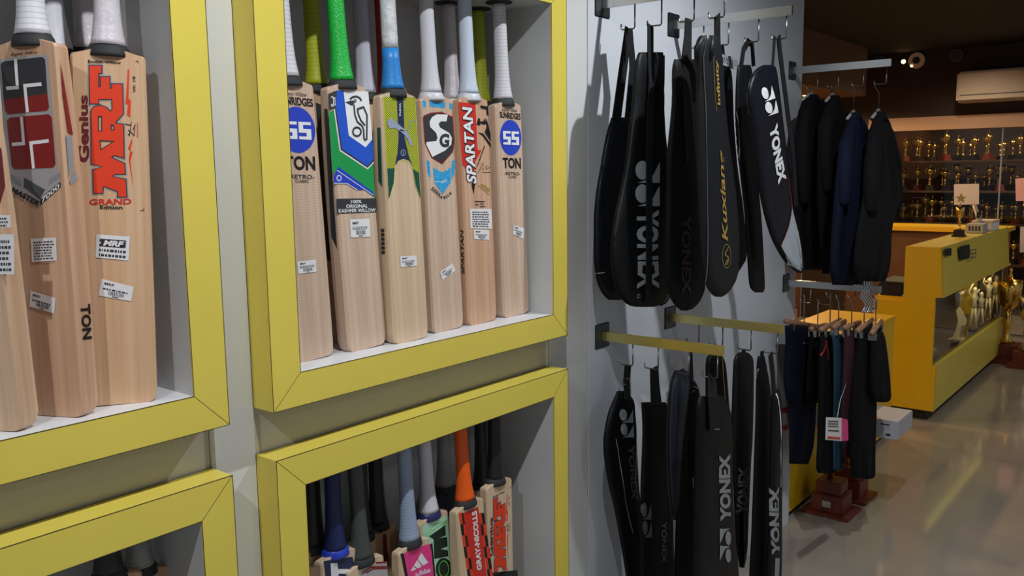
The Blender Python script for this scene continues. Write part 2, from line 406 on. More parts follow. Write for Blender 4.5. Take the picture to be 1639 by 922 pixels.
display_frame(RX0, ZBO, 'upper right yellow framed display case with a row of six cricket bats')
display_frame(LX0, ZTO - HT, 'lower left yellow framed display case, only its top corner in view')
display_frame(RX0, ZTO - HT, 'lower right yellow framed display case in shade with pink and orange bats')
st = empty('hanging_string', at(857, 0, Y=1.40), 'white tasselled string hanging at the top right of the upper case', 'string')
p0, p1, p2 = at(858, -14, Y=1.40), at(856, 22, Y=1.40), at(855, 38, Y=1.40)
p0.z = HZ
tubes('cord', [[p0, p1], [p0 + Vector((.004, 0, 0)), p1 + Vector((.002, 0, 0))]], .0012, SHELF, st, 6)
tubes('tassel', [[p1, p2 + Vector((d, 0, 0))] for d in (-.006, -.003, 0, .003, .006)], .0009, SHELF, st, 5)

# ------------------------------------------------------------------ cricket bats
GRIPS_W = mat('white_rubber', (206, 208, 216), .4)
COLL = mat('charcoal_rubber', (40, 42, 44), .7)
HOLES = []
class Bat(Surface):
    def __init__(s, label, toe, top, zfloor, yaw=0, wid=.108, Y=None, dy=0, wood=WIL_A, grip='white', L=None, collar=None, hl=.30, group='cricket bats on display', grips=None):
        """toe / top: photo points of the middle of the toe and of the shoulder line"""
        P = at(*toe, Z=zfloor) if Y is None else None
        if P is None:                              # toe out of sight: standing upright below its shoulder point
            T = at(*top, Y=Y + dy); P = Vector((T.x - (toe or 0), Y, zfloor))
        else: T = at(*top, Y=P.y + dy)
        w = (T - P); s.L = L or w.length; w.normalize()
        a = radians(yaw); x = Vector((cos(a), -sin(a), 0)); x = (x - w * x.dot(w)).normalized(); n = x.cross(w)
        y = -n; s.P, s.x, s.w, s.n, s.hw = P, x, w, n, wid / 2
        M = Matrix(((x.x, y.x, w.x, P.x), (x.y, y.y, w.y, P.y), (x.z, y.z, w.z, P.z + .001), (0, 0, 0, 1)))
        s.root = empty('cricket_bat', M, label, 'cricket bat', group); s.th = .034
        L, hw = s.L, s.hw
        rows = [(0, .78, .55), (.003, .90, .75), (.009, .97, .9), (.022, 1, 1), (.10, 1, 1.25), (.2, 1, 1.55), (.32, .99, 1.2), (L - .1, .975, .9), (L - .001, .965, .7), (L + .0035, .92, .66), (L + .008, .62, .6), (L + .012, .40, .55)]
        vs, fs = [], []; e = .0035
        for z, k, t in rows:
            h = hw * k; ed = s.th * min(t, 1); sp = s.th * t * 1.12
            vs += [(-h, e, z), (-h + e, 0, z), (h - e, 0, z), (h, e, z), (h, ed, z), (h * .55, ed + (sp - ed) * .55, z), (0, max(sp, ed + .001), z), (-h * .55, ed + (sp - ed) * .55, z), (-h, ed, z)]
        N = 9
        for i in range(len(rows) - 1):
            for k in range(N): p = i * N + k; q = i * N + (k + 1) % N; fs.append((p, q, q + N, p + N))
        fs += [tuple(range(N))[::-1], tuple(range((len(rows) - 1) * N, len(rows) * N))]
        mesh('blade', vs, fs, wood, s.root, local=True)
        c = (0, .017, L + .008)
        lathe('collar', [(.0335, -.007), (.0335, -.002), (.031, .006), (.026, .014)], collar or COLL, s.root, 24, c, 1, .80, True)
        hl = min(hl, ((1 if zfloor > 1 else 0) * (ZBO + HT - WB) + (0 if zfloor > 1 else 1) * (ZTO - WB) - P.z) / w.z - L - .026)
        HOLES.append((P + w * (L + .022 + hl) + y * .017, zfloor))
        g = grips or [(grip, 0, 1)]
        prof = [(0, .0268), (.008, .0252), (.02, .0230), (.035, .0212), (.06, .0194), (.10, .0182), (hl - .01, .0174), (hl, .0174)]
        for gm, t0, t1 in g:
            z0, z1 = t0 * hl, t1 * hl
            def rad(z):
                for (za, ra), (zb, rb) in zip(prof, prof[1:]):
                    if z <= zb: return ra + (rb - ra) * (z - za) / (zb - za)
                return prof[-1][1]
            zs = sorted({z0, z1, *[p[0] for p in prof if z0 < p[0] < z1]})
            lathe('grip', [(rad(z), z + .012) for z in zs], GRIPS[gm], s.root, 24, c, 1, .9, True)
    def face(s, u, v):
        d = ray(u, v); p = EYE + d * ((s.P - EYE).dot(s.n) / d.dot(s.n)) - s.P; return (p.dot(s.x), p.dot(s.w))
    def lift(s, a, b, off): return (a, -off, b)
    def side(s, sg):
        """photo point -> the edge of the blade on that side, and the surface for it"""
        b = s
        class Side(Surface):
            root = b.root
            def face(q, u, v):
                nn = b.x * sg; o = b.P + nn * b.hw; d = ray(u, v); p = EYE + d * ((o - EYE).dot(nn) / d.dot(nn)) - b.P
                return (p.dot(-b.n) * sg, p.dot(b.w))
            def lift(q, a, c, off): return (sg * (b.hw + off), max(.004, min(a * sg, b.th * .95)), c)
        return Side()
GRIPS = {'white': ribbed('white_ribbed_grip', (214, 214, 220), 120, .35), 'plainwhite': mat('white_smooth_grip', (208, 208, 216), .4, bump=.3, bscale=150),
         'green': mat('green_textured_grip', (22, 178, 62), .35, bump=.9, bscale=260), 'blue': mat('blue_grip', (40, 132, 210), .4, bump=.3, bscale=120),
         'crumple': mat('white_crumpled_grip', (206, 208, 212), .45, noise=.2, nscale=60, bump=.9, bscale=90),
         'lime': ribbed('lime_ribbed_grip', (168, 176, 28), 110, .35), 'lav': mat('pale_lavender_grip', (186, 186, 200), .4, bump=.3, bscale=300),
         'ice': mat('pale_blue_grip', (198, 212, 228), .35, bump=.3, bscale=150), 'red': mat('red_grip', (176, 44, 34), .4),
         'dark': ribbed('dark_ribbed_grip', (38, 40, 36), 120, .3), 'dkgrey': mat('charcoal_grip', (66, 72, 70), .4, bump=.3, bscale=200),
         'navy': mat('navy_grip', (24, 38, 84), .4), 'steel': ribbed('blue_grey_ribbed_grip', (150, 166, 190), 130, .35),
         'orange': mat('orange_grip', (240, 96, 20), .4, bump=.2, bscale=200), 'grey': ribbed('grey_ribbed_grip', (150, 150, 146), 130, .3),
         'black': mat('black_grip', (26, 26, 26), .4), 'softwhite': mat('offwhite_wrapped_grip', (210, 204, 210), .35, noise=.05, nscale=60, bump=.5, bscale=120)}
FZU = ZBO + WB; FZL = ZTO - HT + WB
GUP = 'cricket bats in the upper cases'; GLO = 'cricket bats in the lower cases'
def sc(k, ox, oy): return lambda *p: (p[0] / k + ox, p[1] / k + oy)
def on(b, k, ox, oy): return lambda x, y: b.face(x / k + ox, y / k + oy)

# ---- upper right case, front row
tonr = Bat('blue SS badged bat at the right end of the upper row', (828, 505), (814, 171), FZU, wood=WIL_L, grip='white', group=GUP)
tonl = Bat('blue badged SUNRIDGES TON bat partly behind the left rail of the upper right case', (503, 576), (468, 139), FZU, wood=WIL_L, grip='white', group=GUP)
def ton(b):
    F = tonr.face
    b.text('Kashmir Willow', [(803, 178.5), (827, 180.5), (827, 175), (803, 174)], INK, 0, .3, cv=F)
    b.text('SUNRIDGES', [(800, 189.3), (833, 192.6), (832.5, 182.6), (799.2, 179)], INK, .03, cv=F)
    c = F(817.4, 221); bd = b.put('badge', circ(c, .0435, .0445), [tuple(range(28))], BLU, 0)
    W2 = [(804.5, 231.8), (831.5, 233), (831, 211.5), (804, 210.3)]
    q = [F(*p) for p in W2]
    for k in (0, 1):    # two blocky S shapes
        x0 = .02 + .5 * k; Z = [(x0, 0), (x0, .17), (x0 + .27, .17), (x0 + .27, .38), (x0, .38), (x0, 1), (x0 + .44, 1), (x0 + .44, .83), (x0 + .16, .83), (x0 + .16, .60), (x0 + .44, .60), (x0 + .44, 0)]
        v, f = fill([bil(q, *p) for p in Z]); b.put('lettering', v, f, WHT, 2, bd)
    b.text('TON', [(805, 270), (833.6, 271), (833.2, 253.2), (804, 252.8)], INK, .035, cv=F)
    b.text('-RETRO-', [(807, 280.5), (832.5, 281.5), (832.3, 276.3), (807, 275.5)], INK2, .015, cv=F)
    b.text('CLASSIC', [(814, 285.6), (827, 286), (827, 282.2), (814, 281.8)], INK2, .01, cv=F)
ton(tonr); ton(tonl)
tonr.sticker([(820, 375), (837, 383), (839, 366), (822.5, 361)], 1)
tonl.sticker([(477, 439), (506, 436), (505, 416), (475.4, 419.5)], 2)

koo = Bat('bat with green grip and white kookaburra bird logo on blue and green', (590, 558), (557, 144), FZU, wood=WIL_L, grip='green', group=GUP)
c = on(koo, 4.01, 505, 110)
koo.poly([(84, 285), (118, 265), (150, 520), (335, 640), (370, 600), (382, 832), (135, 655), (108, 678)], GRN, 'green_panel', 0, cv=c)
koo.poly([(136, 142), (178, 143), (212, 432), (320, 508), (364, 455), (371, 600), (330, 628), (167, 525), (128, 265)], BLU2, 'blue_panel', 1, cv=c)
koo.poly([(178, 143), (337, 150), (364, 455), (320, 508), (212, 432)], WHT, 'white_panel', 1, cv=c)
koo.poly([(80, 165), (136, 142), (128, 258), (86, 268)], INK2, 'dark_corner_patch', 1, cv=c)
koo.line([[(118, 262), (156, 528), (332, 645), (372, 602)]], .0028, WHT, layer=2, cv=c)
koo.line([[(126, 262), (165, 522), (331, 634), (371, 592)]], .0036, INK2, layer=2, cv=c)
kb = koo.poly([(188, 217), (232, 207), (246, 214), (243, 236), (228, 240)], INK2, 'bird_emblem', 3, cv=c)
koo.line([[(218, 200), (236, 185), (262, 182), (282, 192), (293, 210)], [(244, 236), (250, 300), (266, 345), (298, 372), (306, 400), (308, 450), (316, 462), (326, 455), (328, 302), (306, 250), (268, 262), (270, 288), (288, 335), (316, 368)]], .0042, INK2, layer=3, cv=c, parent=kb)
koo.line([circ((263, 408), 26, 28, 20)], .0042, INK2, closed=True, layer=3, cv=c, parent=kb)
koo.line([circ((251, 210), 7, 8, 10)], .002, INK2, closed=True, layer=3, cv=c, parent=kb)
koo.line([[(97, 188), (104, 182), (112, 186), (114, 240)], [(106, 192), (122, 190), (124, 238), (112, 236)], circ((106, 238), 7, 7, 10)], .0016, WHT, 'small_bird_emblem', 2, cv=c)
koo.poly([(130, 660), (145, 632), (368, 795), (372, 822), (312, 780), (270, 782), (200, 740), (118, 738), (112, 695)], BLU, 'blue_flash', 2, cv=c)
koo.line([[(135, 655), (366, 812)], [(118, 738), (200, 740), (268, 782)]], .0014, WHT, layer=3, cv=c)
koo.line([circ((148, 705), 14, 17, 14)], .0018, WHT, closed=True, layer=3, cv=c)
kl = koo.poly([(537.7, 319), (602, 318), (602.8, 340.4), (539, 343)], INK2, 'dark_label', 1)
for s_, q in (('100%', [(561, 326.2), (578, 325.8), (578, 320.6), (561, 321)]), ('ORIGINAL', [(553.5, 333.8), (588, 333), (588, 327.3), (553.5, 328)]), ('KASHMIR WILLOW', [(541.5, 341.4), (600.5, 339.8), (600.5, 334), (541.5, 335.4)])):
    koo.text(s_, q, WHT, .02, layer=2, parent=kl)
koo.sticker([(560.8, 381), (592.5, 379.6), (591, 350.7), (559.5, 352)], 3, 3)
koo.side(-1).poly([(519, 175), (527, 175), (540, 400), (531, 380)], INK2, 'dark_edge_print', 0)

pum = Bat('bat with blue and white grip and leaping cat logo over a yellow net print', (660, 546), (638, 157), FZU, wood=WIL_B, grips=[('blue', 0, .36), ('crumple', .36, 1)], group=GUP)
c = on(pum, 4.19, 595, 130)
NETY = net('yellow_net_print', (206, 214, 40), (44, 60, 48))
pum.poly([(76, 108), (165, 110), (174, 380), (172, 470), (152, 560), (146, 680), (112, 800), (98, 560)], NETY, 'net_panel', 0, cv=c)
pum.poly([(210, 110), (288, 112), (300, 330), (318, 640), (327, 795), (290, 700), (272, 580), (248, 510), (222, 380)], NETY, 'net_panel', 0, cv=c)
for t_ in ([(99, 590), (152, 585), (146, 685), (112, 800)], [(273, 590), (317, 620), (327, 795), (291, 702)]): pum.poly(t_, TEAL, 'dark_green_tip', 1, cv=c)
pum.poly([(166, 110), (208, 110), (218, 380), (245, 500), (272, 572), (250, 535), (213, 522), (178, 535), (153, 570), (172, 480), (178, 380)], NVY, 'navy_stripe', 1, cv=c)
pum.line([[(76, 108), (98, 560), (112, 800), (146, 690), (155, 600), (178, 548), (213, 528), (245, 545), (270, 590), (291, 702), (327, 795), (318, 640), (288, 112)]], .0012, mat('yellow_ink', (214, 218, 60), .4), layer=2, cv=c)
pc = pum.poly([(104, 262), (124, 250), (160, 276), (200, 312), (236, 342), (262, 395), (271, 432), (255, 436), (236, 388), (214, 362), (194, 342), (150, 316), (116, 320), (102, 292)], LILAC, 'leaping_cat_emblem', 3, cv=c)
pum.line([[(240, 345), (252, 296), (264, 268), (284, 266)], [(186, 330), (214, 336)]], .0026, LILAC, layer=3, cv=c, parent=pc)
pum.text('PUMA', [(194, 236), (193, 150), (182, 150), (183, 236)], WHT, .02, layer=2, cv=c)
pum.line([circ((208, 483), 15, 20, 18)], .0014, LILAC, closed=True, layer=2, cv=c)
pum.line([[(208, 472), (208, 495)]], .0016, LILAC, layer=2, cv=c)
pum.sticker([(641, 428.6), (667, 426), (666, 409.6), (640, 411)], 4, 2)
pl = pum.side(-1); pl.poly([(604, 205), (611, 205), (612, 300), (606, 290)], TEAL, 'dark_edge_print', 0)
pl.line([[(x + (v - 366) * .03, v), (x + (v - 366) * .03, v + 5)] for v in (367, 374, 381, 388, 395, 402) for x in (611.5, 614)], .006, INK2, 'print')

sg = Bat('white gripped bat with a large SG shield and pale blue chevron', (719, 529), (699, 162), FZU, wood=WIL_L, grip='plainwhite', collar=GRIPS_W, group=GUP)
c = on(sg, 4.61, 665, 130)
sg.polys([[(52, 145), (78, 147), (75, 196), (56, 196)], [(104, 152), (222, 160), (215, 202), (105, 190)], [(248, 165), (266, 167), (272, 212), (250, 205)]], CYA, 'blue_blocks', 0, cv=c)
SHD = [(60, 268), (110, 246), (190, 238), (268, 272), (282, 450), (270, 520), (195, 606), (122, 562), (74, 460)]
sg.line([SHD + [SHD[0]]], .0062, REDD, 'red_border', 0, cv=c)
sh = sg.poly(SHD, INK2, 'shield', 1, cv=c)
sg.poly([(155, 248), (236, 250), (226, 300), (185, 300), (168, 318), (178, 345), (246, 385), (266, 420), (262, 470), (216, 515), (122, 562), (76, 468), (80, 452), (150, 445), (160, 422), (150, 385), (106, 340), (102, 300), (120, 268)], WHT, 'lettering', 2, cv=c, parent=sh)
sg.text('G', [(172, 492), (244, 492), (248, 390), (174, 390)], INK2, .05, layer=3, cv=c, parent=sh)
sg.polys([[(128, 640), (165, 660), (195, 676), (235, 658), (262, 635), (257, 752), (200, 838), (140, 752)], [(80, 580), (104, 600), (112, 718), (90, 690)], [(268, 592), (292, 580), (286, 690), (264, 732)]], CYA, 'blue_chevron', 0, cv=c)
sg.line([[(140, 745), (200, 742), (225, 728)], [(190, 755), (235, 735)]], .0012, WHT, layer=1, cv=c)
sg.text('SIERRA', [(112, 802), (192, 878), (206, 856), (126, 780)], INK, .01, cv=c); sg.text('PLUS', [(214, 878), (268, 834), (260, 816), (204, 858)], INK, .01, cv=c)
sg.sticker([(708, 449), (728.5, 434), (723.6, 422), (703.8, 436)], 5, 2)

spa = Bat('pale blue gripped bat with white SPARTAN lettering on a red band', (774, 517), (759, 163), FZU, wood=WIL_P, grip='ice', collar=GRIPS_W, group=GUP)
c = on(spa, 3.413, 725, 130)
spa.poly([(30, 116), (122, 124), (134, 378), (156, 380), (122, 440), (108, 548), (75, 492), (50, 455)], RED, 'red_band', 0, cv=c)
q = [(128, 562), (102, 130), (48, 142), (76, 566)]
spa.text('SPARTAN', [(131, 567), (105, 126), (45, 138), (73, 571)], INK, .09, .25, layer=1, cv=c); spa.text('SPARTAN', q, WHT, .03, .25, layer=2, cv=c)
for t_ in ([(100, 566), (120, 560), (112, 622)], [(170, 355), (174, 358), (132, 470), (128, 470)]): spa.poly(t_, INK, 'black_spike', 1, cv=c)
spa.polys([[(148, 134), (190, 140), (194, 190), (184, 190), (180, 158), (150, 150)], [(128, 240), (136, 205), (146, 205), (148, 222), (165, 222), (172, 205), (182, 235), (165, 240), (150, 232), (146, 245)], [(134, 282), (160, 300), (206, 366), (206, 345), (165, 288)], [(172, 282), (206, 335), (204, 290), (188, 225), (178, 200), (182, 255)]], INK, 'helmet_emblem', 1, cv=c)
spa.line([[(136, 505), (160, 455), (166, 448), (160, 490), (185, 462), (182, 485), (205, 468)], [(160, 500), (204, 500)]], .0014, INK2, 'signature', 1, cv=c)
spa.text('4000', [(148, 574), (196, 610), (202, 590), (154, 555)], GOLDI, .02, cv=c); spa.line([[(136, 570), (196, 622)]], .0016, GOLDI, layer=1, cv=c)
spa.line([[(118, 658), (172, 660)], [(122, 676), (138, 676)], [(146, 672), (168, 672)], [(146, 686), (174, 686)]], .002, INK2, 'print', 2, cv=c)
spa.sticker([(752.5, 366), (787, 367), (786, 335), (751.6, 335)], 6, 7, False, None, 'paper_sticker'); spa.sticker([(758.5, 383.5), (782.5, 384.5), (782, 368.8), (757.8, 368)], 7, 1)
spa.side(-1).text('SPARTAN', [(744, 440), (742, 368), (737, 368), (739, 440)], INK2, .03, .2)

# ---- upper right case, back row (each behind the gap in front of it)
def back_bat(label, top, Y, grip, wood=WIL_A, zf=FZU, dx=-.02, grp=GUP, wid=.106, yaw=0, col=None, L=.545, hl=.30):
    b = Bat(label, dx, top, zf, yaw, wid, Y, 0, wood, grip, None, col, hl, grp); return b
YBK = 1.50
b = back_bat('lime gripped bat standing behind the green gripped bat', (516, 150), YBK, 'lime'); b.polys([[(505, 165), (514, 168), (530, 420), (522, 415)]], INK2, 'dark_print', 0)
back_bat('lavender gripped bat behind, between the green and the blue gripped bats', (594, 163), YBK, 'lav')
back_bat('bat with red grip almost hidden behind the blue and white gripped bat', (628, 166), YBK + .01, 'red')
back_bat('off white gripped bat in the back row left of the SPARTAN bat', (733, 171), YBK, 'softwhite', col=WHP)
back_bat('lime gripped bat in the back row beside the right end bat', (779, 176), YBK, 'lime')

# ---- upper left case
mrf = Bat('large pale bat with orange MRF letters and Genius GRAND Edition', (193, 648), (173, 92), FZU, 30, .113, wood=WIL_M, grip='softwhite', group=GUP)
MZ = (3.413, 100, 80)
MRFP = [(148, 90), (213, 90), (213, 130), (196, 130), (196, 208), (210, 208), (210, 152), (257, 152), (257, 215), (272, 215), (272, 191), (326, 191), (331, 350), (285, 405), (332, 412), (335, 592), (285, 578), (262, 590), (338, 625), (342, 680), (290, 680), (266, 695), (345, 712), (350, 805), (303, 805), (303, 775), (222, 745), (218, 785), (172, 785), (168, 660), (225, 640), (160, 625), (158, 340), (172, 315), (210, 308), (240, 320), (262, 342), (275, 328), (272, 272), (196, 272), (196, 296), (152, 296)]
MRFH = [[(197, 366), (215, 366), (215, 446), (197, 446)], [(205, 498), (282, 502), (210, 548)], [(268, 410), (281, 416), (281, 440), (266, 440)]]
def mrf_print(b):
    c = on(mrf, *MZ)
    b.line([MRFP], .0062, SILV, 'letter_outline', 0, True, c); b.line([MRFP], .0032, INK2, 'letter_outline', 1, True, c)
    b.line(MRFH, .0014, INK2, 'letter_outline', 3, True, c)
    b.poly(MRFP, ORG, 'lettering', 2, MRFH, c)
    b.text('Genius', [(149, 616), (138, 250), (90, 250), (85, 616)], MAROON, .035, cv=c)
    b.text('English Willow', [(140, 80), (320, 86), (320, 64), (140, 58)], INK, .02, cv=c)
    b.text('GRAND', [(147, 850), (375, 847), (378, 815), (147, 818)], RED, .03, cv=c); b.text('Edition', [(204, 872), (328, 875), (328, 853), (205, 851)], INK, .02, cv=c)
    b.polys([[(357, 110), (365, 110), (361, 268), (374, 280), (370, 372), (352, 360), (358, 300), (345, 300)], [(378, 490), (358, 542), (372, 548), (362, 600), (386, 755), (372, 610), (384, 560), (370, 554), (382, 505)]], ORG, 'red_swoosh', 0, cv=c)
    b.line([[(345, 408), (372, 415), (378, 395), (366, 470), (358, 462)], [(360, 440), (392, 470), (398, 408), (386, 440)]], .0014, INK, 'signature', 1, cv=c)
    b.text('VK 18', [(400, 236), (398, 148), (383, 148), (386, 236)], INK2, .02, cv=c); b.text('Genius', [(414, 482), (412, 400), (404, 400), (406, 482)], RED, .01, cv=c)
    b.line([[(425, 880), (445, 880), (445, 865)], [(400, 64), (412, 64), (414, 76)]], .001, INK2, layer=1, cv=c)
mrf_print(mrf)
s1 = mrf.sticker([(153, 413), (206, 418), (208, 379.7), (154.4, 376)], 8, 4, False, None, 'paper_sticker')
mrf.poly([(162, 383), (202, 386), (201, 398), (161, 395)], INK2, 'print', 3, parent=s1); mrf.text('MRF', [(165, 394), (198, 396.5), (199, 387.5), (166, 385)], PAPER, .05, .2, layer=4, parent=s1)
mrf.sticker([(158, 474), (210, 483), (214.3, 460), (162, 447)], 9, 1)
r_ = mrf.side(1); 

ssm = Bat('bat turned to the left with a black and red SS MASTER 7000 print', (86, 667), (41, 76), FZU, 64, .110, wood=WIL_P, grip='white', group=GUP)
c = on(ssm, 3.293, 0, 60)
ssm.poly([(-2, 128), (20, 114), (240, 92), (252, 110), (305, 695), (318, 715), (318, 770), (205, 900), (60, 790), (42, 720)], SILV, 'silver_panel', 0, cv=c)
ssm.poly([(8, 142), (22, 130), (225, 106), (240, 120), (252, 300), (22, 332)], INK2, 'black_block', 1, cv=c)
ssm.poly([(22, 332), (252, 300), (261, 372), (250, 390), (45, 408), (30, 392)], REDD, 'red_block', 1, cv=c)
ssm.poly([(38, 442), (54, 426), (258, 408), (275, 424), (295, 672), (282, 690), (80, 698), (64, 682)], REDD, 'red_block', 1, cv=c)
ssm.line([[(85, 118), (95, 268), (36, 272)], [(222, 250), (134, 258), (148, 398)], [(116, 422), (128, 562), (66, 568)], [(260, 548), (166, 560), (180, 694)]], .0052, WHT, 'letter_cut', 2, cv=c)
ssm.polys([[(46, 716), (116, 760), (114, 790), (50, 750)], [(262, 748), (318, 714), (318, 738), (258, 782)]], GRYI, 'grey_chevron', 1, cv=c)
ssm.poly([(130, 742), (240, 806), (212, 856), (128, 792)], DIMI, 'grey_chevron', 1, cv=c); ssm.poly([(216, 850), (320, 765), (322, 792), (212, 888)], INK2, 'dark_band', 1, cv=c)
ssm.text('MASTER', [(58, 815), (203, 896), (214, 868), (68, 788)], INK, .04, .2, layer=2, cv=c); ssm.text('7000', [(222, 880), (318, 795), (315, 772), (222, 850)], WHT, .02, layer=2, cv=c)
ssm.text('English Willow', [(60, 106), (202, 92), (200, 74), (60, 86)], INK, 0, .4, cv=c)
r_ = ssm.side(1); c2 = lambda x, y: r_.face(x / 3.293, y / 3.293 + 60)
r_.polys([[(288, 108), (298, 122), (384, 518), (358, 502), (312, 300)]], REDD, 'red_edge_flash', 0, cv=c2); r_.polys([[(345, 518), (378, 528), (386, 690), (360, 742), (356, 640)], [(366, 760), (398, 705), (408, 748), (372, 782)]], GRYI, 'grey_edge_flash', 0, cv=c2)
r_.text('TON', [(128, 489), (132, 545), (147, 543), (144, 487)], INK, .04, layer=1)
ssm.sticker([(52, 420), (92, 418), (91, 381), (50, 383)], 10, 7, False, None, 'paper_sticker'); ssm.sticker([(48, 491), (88, 502.7), (90, 478), (49.7, 466)], 11, 1)

lef = Bat('plain bat cut off by the left edge of the picture', (-14, 690), (-90, 76), FZU, 62, .110, wood=WIL_A, grip='plainwhite', group=GUP)
lef.sticker([(-20, 366), (18, 365), (17, 345), (-22, 346)], 12, 3, False, None, 'paper_sticker'); lef.sticker([(-22, 440), (24, 440), (23, 376), (-22, 376)], 13, 6, False, None, 'paper_sticker')
lef.polys([[(-20, 215), (3, 240), (9, 300), (0, 330), (-20, 300)]], MAROON, 'dark_print', 0)
back_bat('white gripped bat behind, between the MASTER 7000 bat and the MRF bat', (100, 98), 1.51, 'plainwhite', WIL_P)
back_bat('bat whose white grip shows just left of the MRF bat grip', (152, 96), 1.52, 'softwhite', WIL_P)

# ---- lower right case
def low(label, top, Y, grip, wood=WIL_B, dx=0, yaw=0, col=None, wid=.108): return Bat(label, dx, top, FZL, yaw, wid, Y, 0, wood, grip, None, col, .30, GLO)
m2 = low('bat with dark grip and red MRF letters at the right of the lower case', (800, 777), 1.40, 'black'); mrf_print(m2)
m2.poly([(778, 918), (828, 913), (829, 960), (779, 965)], DKGRN, 'dark_label', 1)
gn = low('orange gripped bat with GRAY-NICOLLS on a red stripe', (753, 812), 1.392, 'orange', dx=-.035)
gn.poly([(741, 822), (765, 812), (779, 922), (760, 935)], RED, 'red_stripe', 1)
gn.text('GRAY-NICOLLS', [(771, 912), (762.5, 817), (754.5, 820), (763, 914)], WHT, .04, layer=2)
for mm, off in ((ORG, 0), (INK, 1)):
    P = []
    for r in range(7):
        for k, (ua, ub) in enumerate(((734, 738.5), (738.5, 743), (766, 770), (770, 774.5))):
            if (r + k) % 2 == off: va = 822 + r * 18; dxx = r * 2.6; P.append([(ua + dxx, va), (ub + dxx, va - 1), (ub + dxx + 2.4, va + 17), (ua + dxx + 2.4, va + 18)])
    tag(gn.polys(P, mm, 'check_print', 0), kind='stuff')
adi = low('bat with blue grey grip and hot pink face with three stripe logo', (664, 877), 1.40, 'steel', dx=-.02)
c = on(adi, 5.694, 600, 760)
adi.poly([(262, 722), (312, 690), (470, 640), (512, 632), (548, 960), (420, 1400), (330, 1400), (290, 900)], PINK, 'pink_panel', 0, cv=c)
adi.polys([[(232, 722), (262, 722), (300, 930), (275, 930)], [(500, 640), (522, 622), (552, 930), (535, 930), (515, 700)]], INK, 'black_trim', 1, cv=c)
em = adi.polys([[(322, 882), (345, 838), (378, 862), (350, 874)], [(350, 832), (384, 778), (425, 838), (388, 856)], [(388, 772), (420, 712), (482, 802), (436, 832)]], WHT, 'three_stripe_emblem', 2, cv=c)
adi.text('adidas', [(368, 935), (505, 888), (498, 842), (362, 890)], WHT, .02, layer=2, cv=c)
mg = low('bat with white grip and black and green M letter print', (695, 832), 1.43, 'plainwhite', dx=-.03, col=mat('indigo_ink', (40, 42, 96), .4))
c = on(mg, 5.694, 600, 760)
mg.poly([(428, 470), (600, 395), (655, 372), (715, 1000), (480, 1000)], MINT, 'mint_panel', 0, cv=c)
mg.polys([[(490, 565), (640, 460), (645, 555), (580, 580), (655, 570), (660, 655), (595, 680), (662, 690), (668, 745), (540, 770), (532, 590)]], DKGRN, 'dark_zigzag', 1, cv=c)
mg.poly(circ((625, 860), 72, 100), DKGRN, 'dark_disc', 1, cv=c); mg.line([circ((625, 860), 45, 72)], .003, mat('bright_green_ink', (96, 190, 70), .4), layer=2, closed=True, cv=c)
mg.line([[(460, 555), (540, 460), (655, 420)], [(470, 575), (560, 480), (656, 436)]], .0016, mat('bright_green_ink', (96, 190, 70)), layer=1, cv=c)
dg = low('bat with charcoal grip and white face with thin red lines', (587, 906), 1.40, 'dkgrey', dx=-.02)
c = on(dg, 5.694, 480, 760)
dg.poly([(540, 890), (640, 850), (790, 790), (806, 1000), (560, 1000)], SILV, 'silver_panel', 0, cv=c)
dg.line([[(560, 905), (640, 845), (790, 840)], [(600, 900), (660, 860), (790, 855)], [(690, 805), (785, 800)]], .0035, REDD, layer=1, cv=c)
bl = low('navy faced bat with white angular print at the left of the lower right case', (545, 893), 1.41, 'navy', dx=0, col=BLU)
c = on(bl, 5.694, 480, 760)
bl.poly([(215, 790), (480, 750), (520, 1000), (240, 1000)], NVY, 'navy_panel', 0, cv=c); bl.polys([[(278, 810), (340, 805), (345, 862), (440, 862), (450, 905), (350, 905), (352, 960), (285, 960)]], WHT, 'white_angle', 1, cv=c)
low('dark ribbed grip bat at the far left of the lower case', (512, 886), 1.46, 'dark', WIL_A)
low('bat with dark grip half hidden between the navy and the charcoal gripped bats', (588, 868), 1.50, 'dark', WIL_A)
b = low('black gripped bat at the back, left of the pink bat', (612, 850), 1.53, 'dark', WIL_A); b.poly([(592, 860), (618, 855), (622, 900), (598, 905)], MAROON, 'maroon_print', 0)
b = low('navy faced bat with grey grip behind the white gripped bat', (719, 790), 1.52, 'grey', mat('navy_blade', (30, 32, 52), .4)); b.poly([(715, 860), (735, 845), (735, 890), (722, 890)], SILV, 'grey_swoosh', 1)
low('dark gripped bat at the back behind the orange grip', (778, 787), 1.53, 'dark', WIL_A)
# ---- lower left case
low('left bat of the two grips seen in the lower left case', (183, 935), 1.44, 'dark', WIL_P, dx=.0)
low('right bat of the two grips seen in the lower left case', (232, 925), 1.46, 'grey', WIL_P, dx=.0)

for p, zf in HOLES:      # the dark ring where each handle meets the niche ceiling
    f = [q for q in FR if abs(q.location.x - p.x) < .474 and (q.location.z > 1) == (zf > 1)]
    if f and p.y < YB - .05: lathe('handle_hole', [(.034, -.0022), (.034, -.0002)], HOLE, f[0], 20, (p.x, p.y, (HZ if zf > 1 else ZTO - WB)))
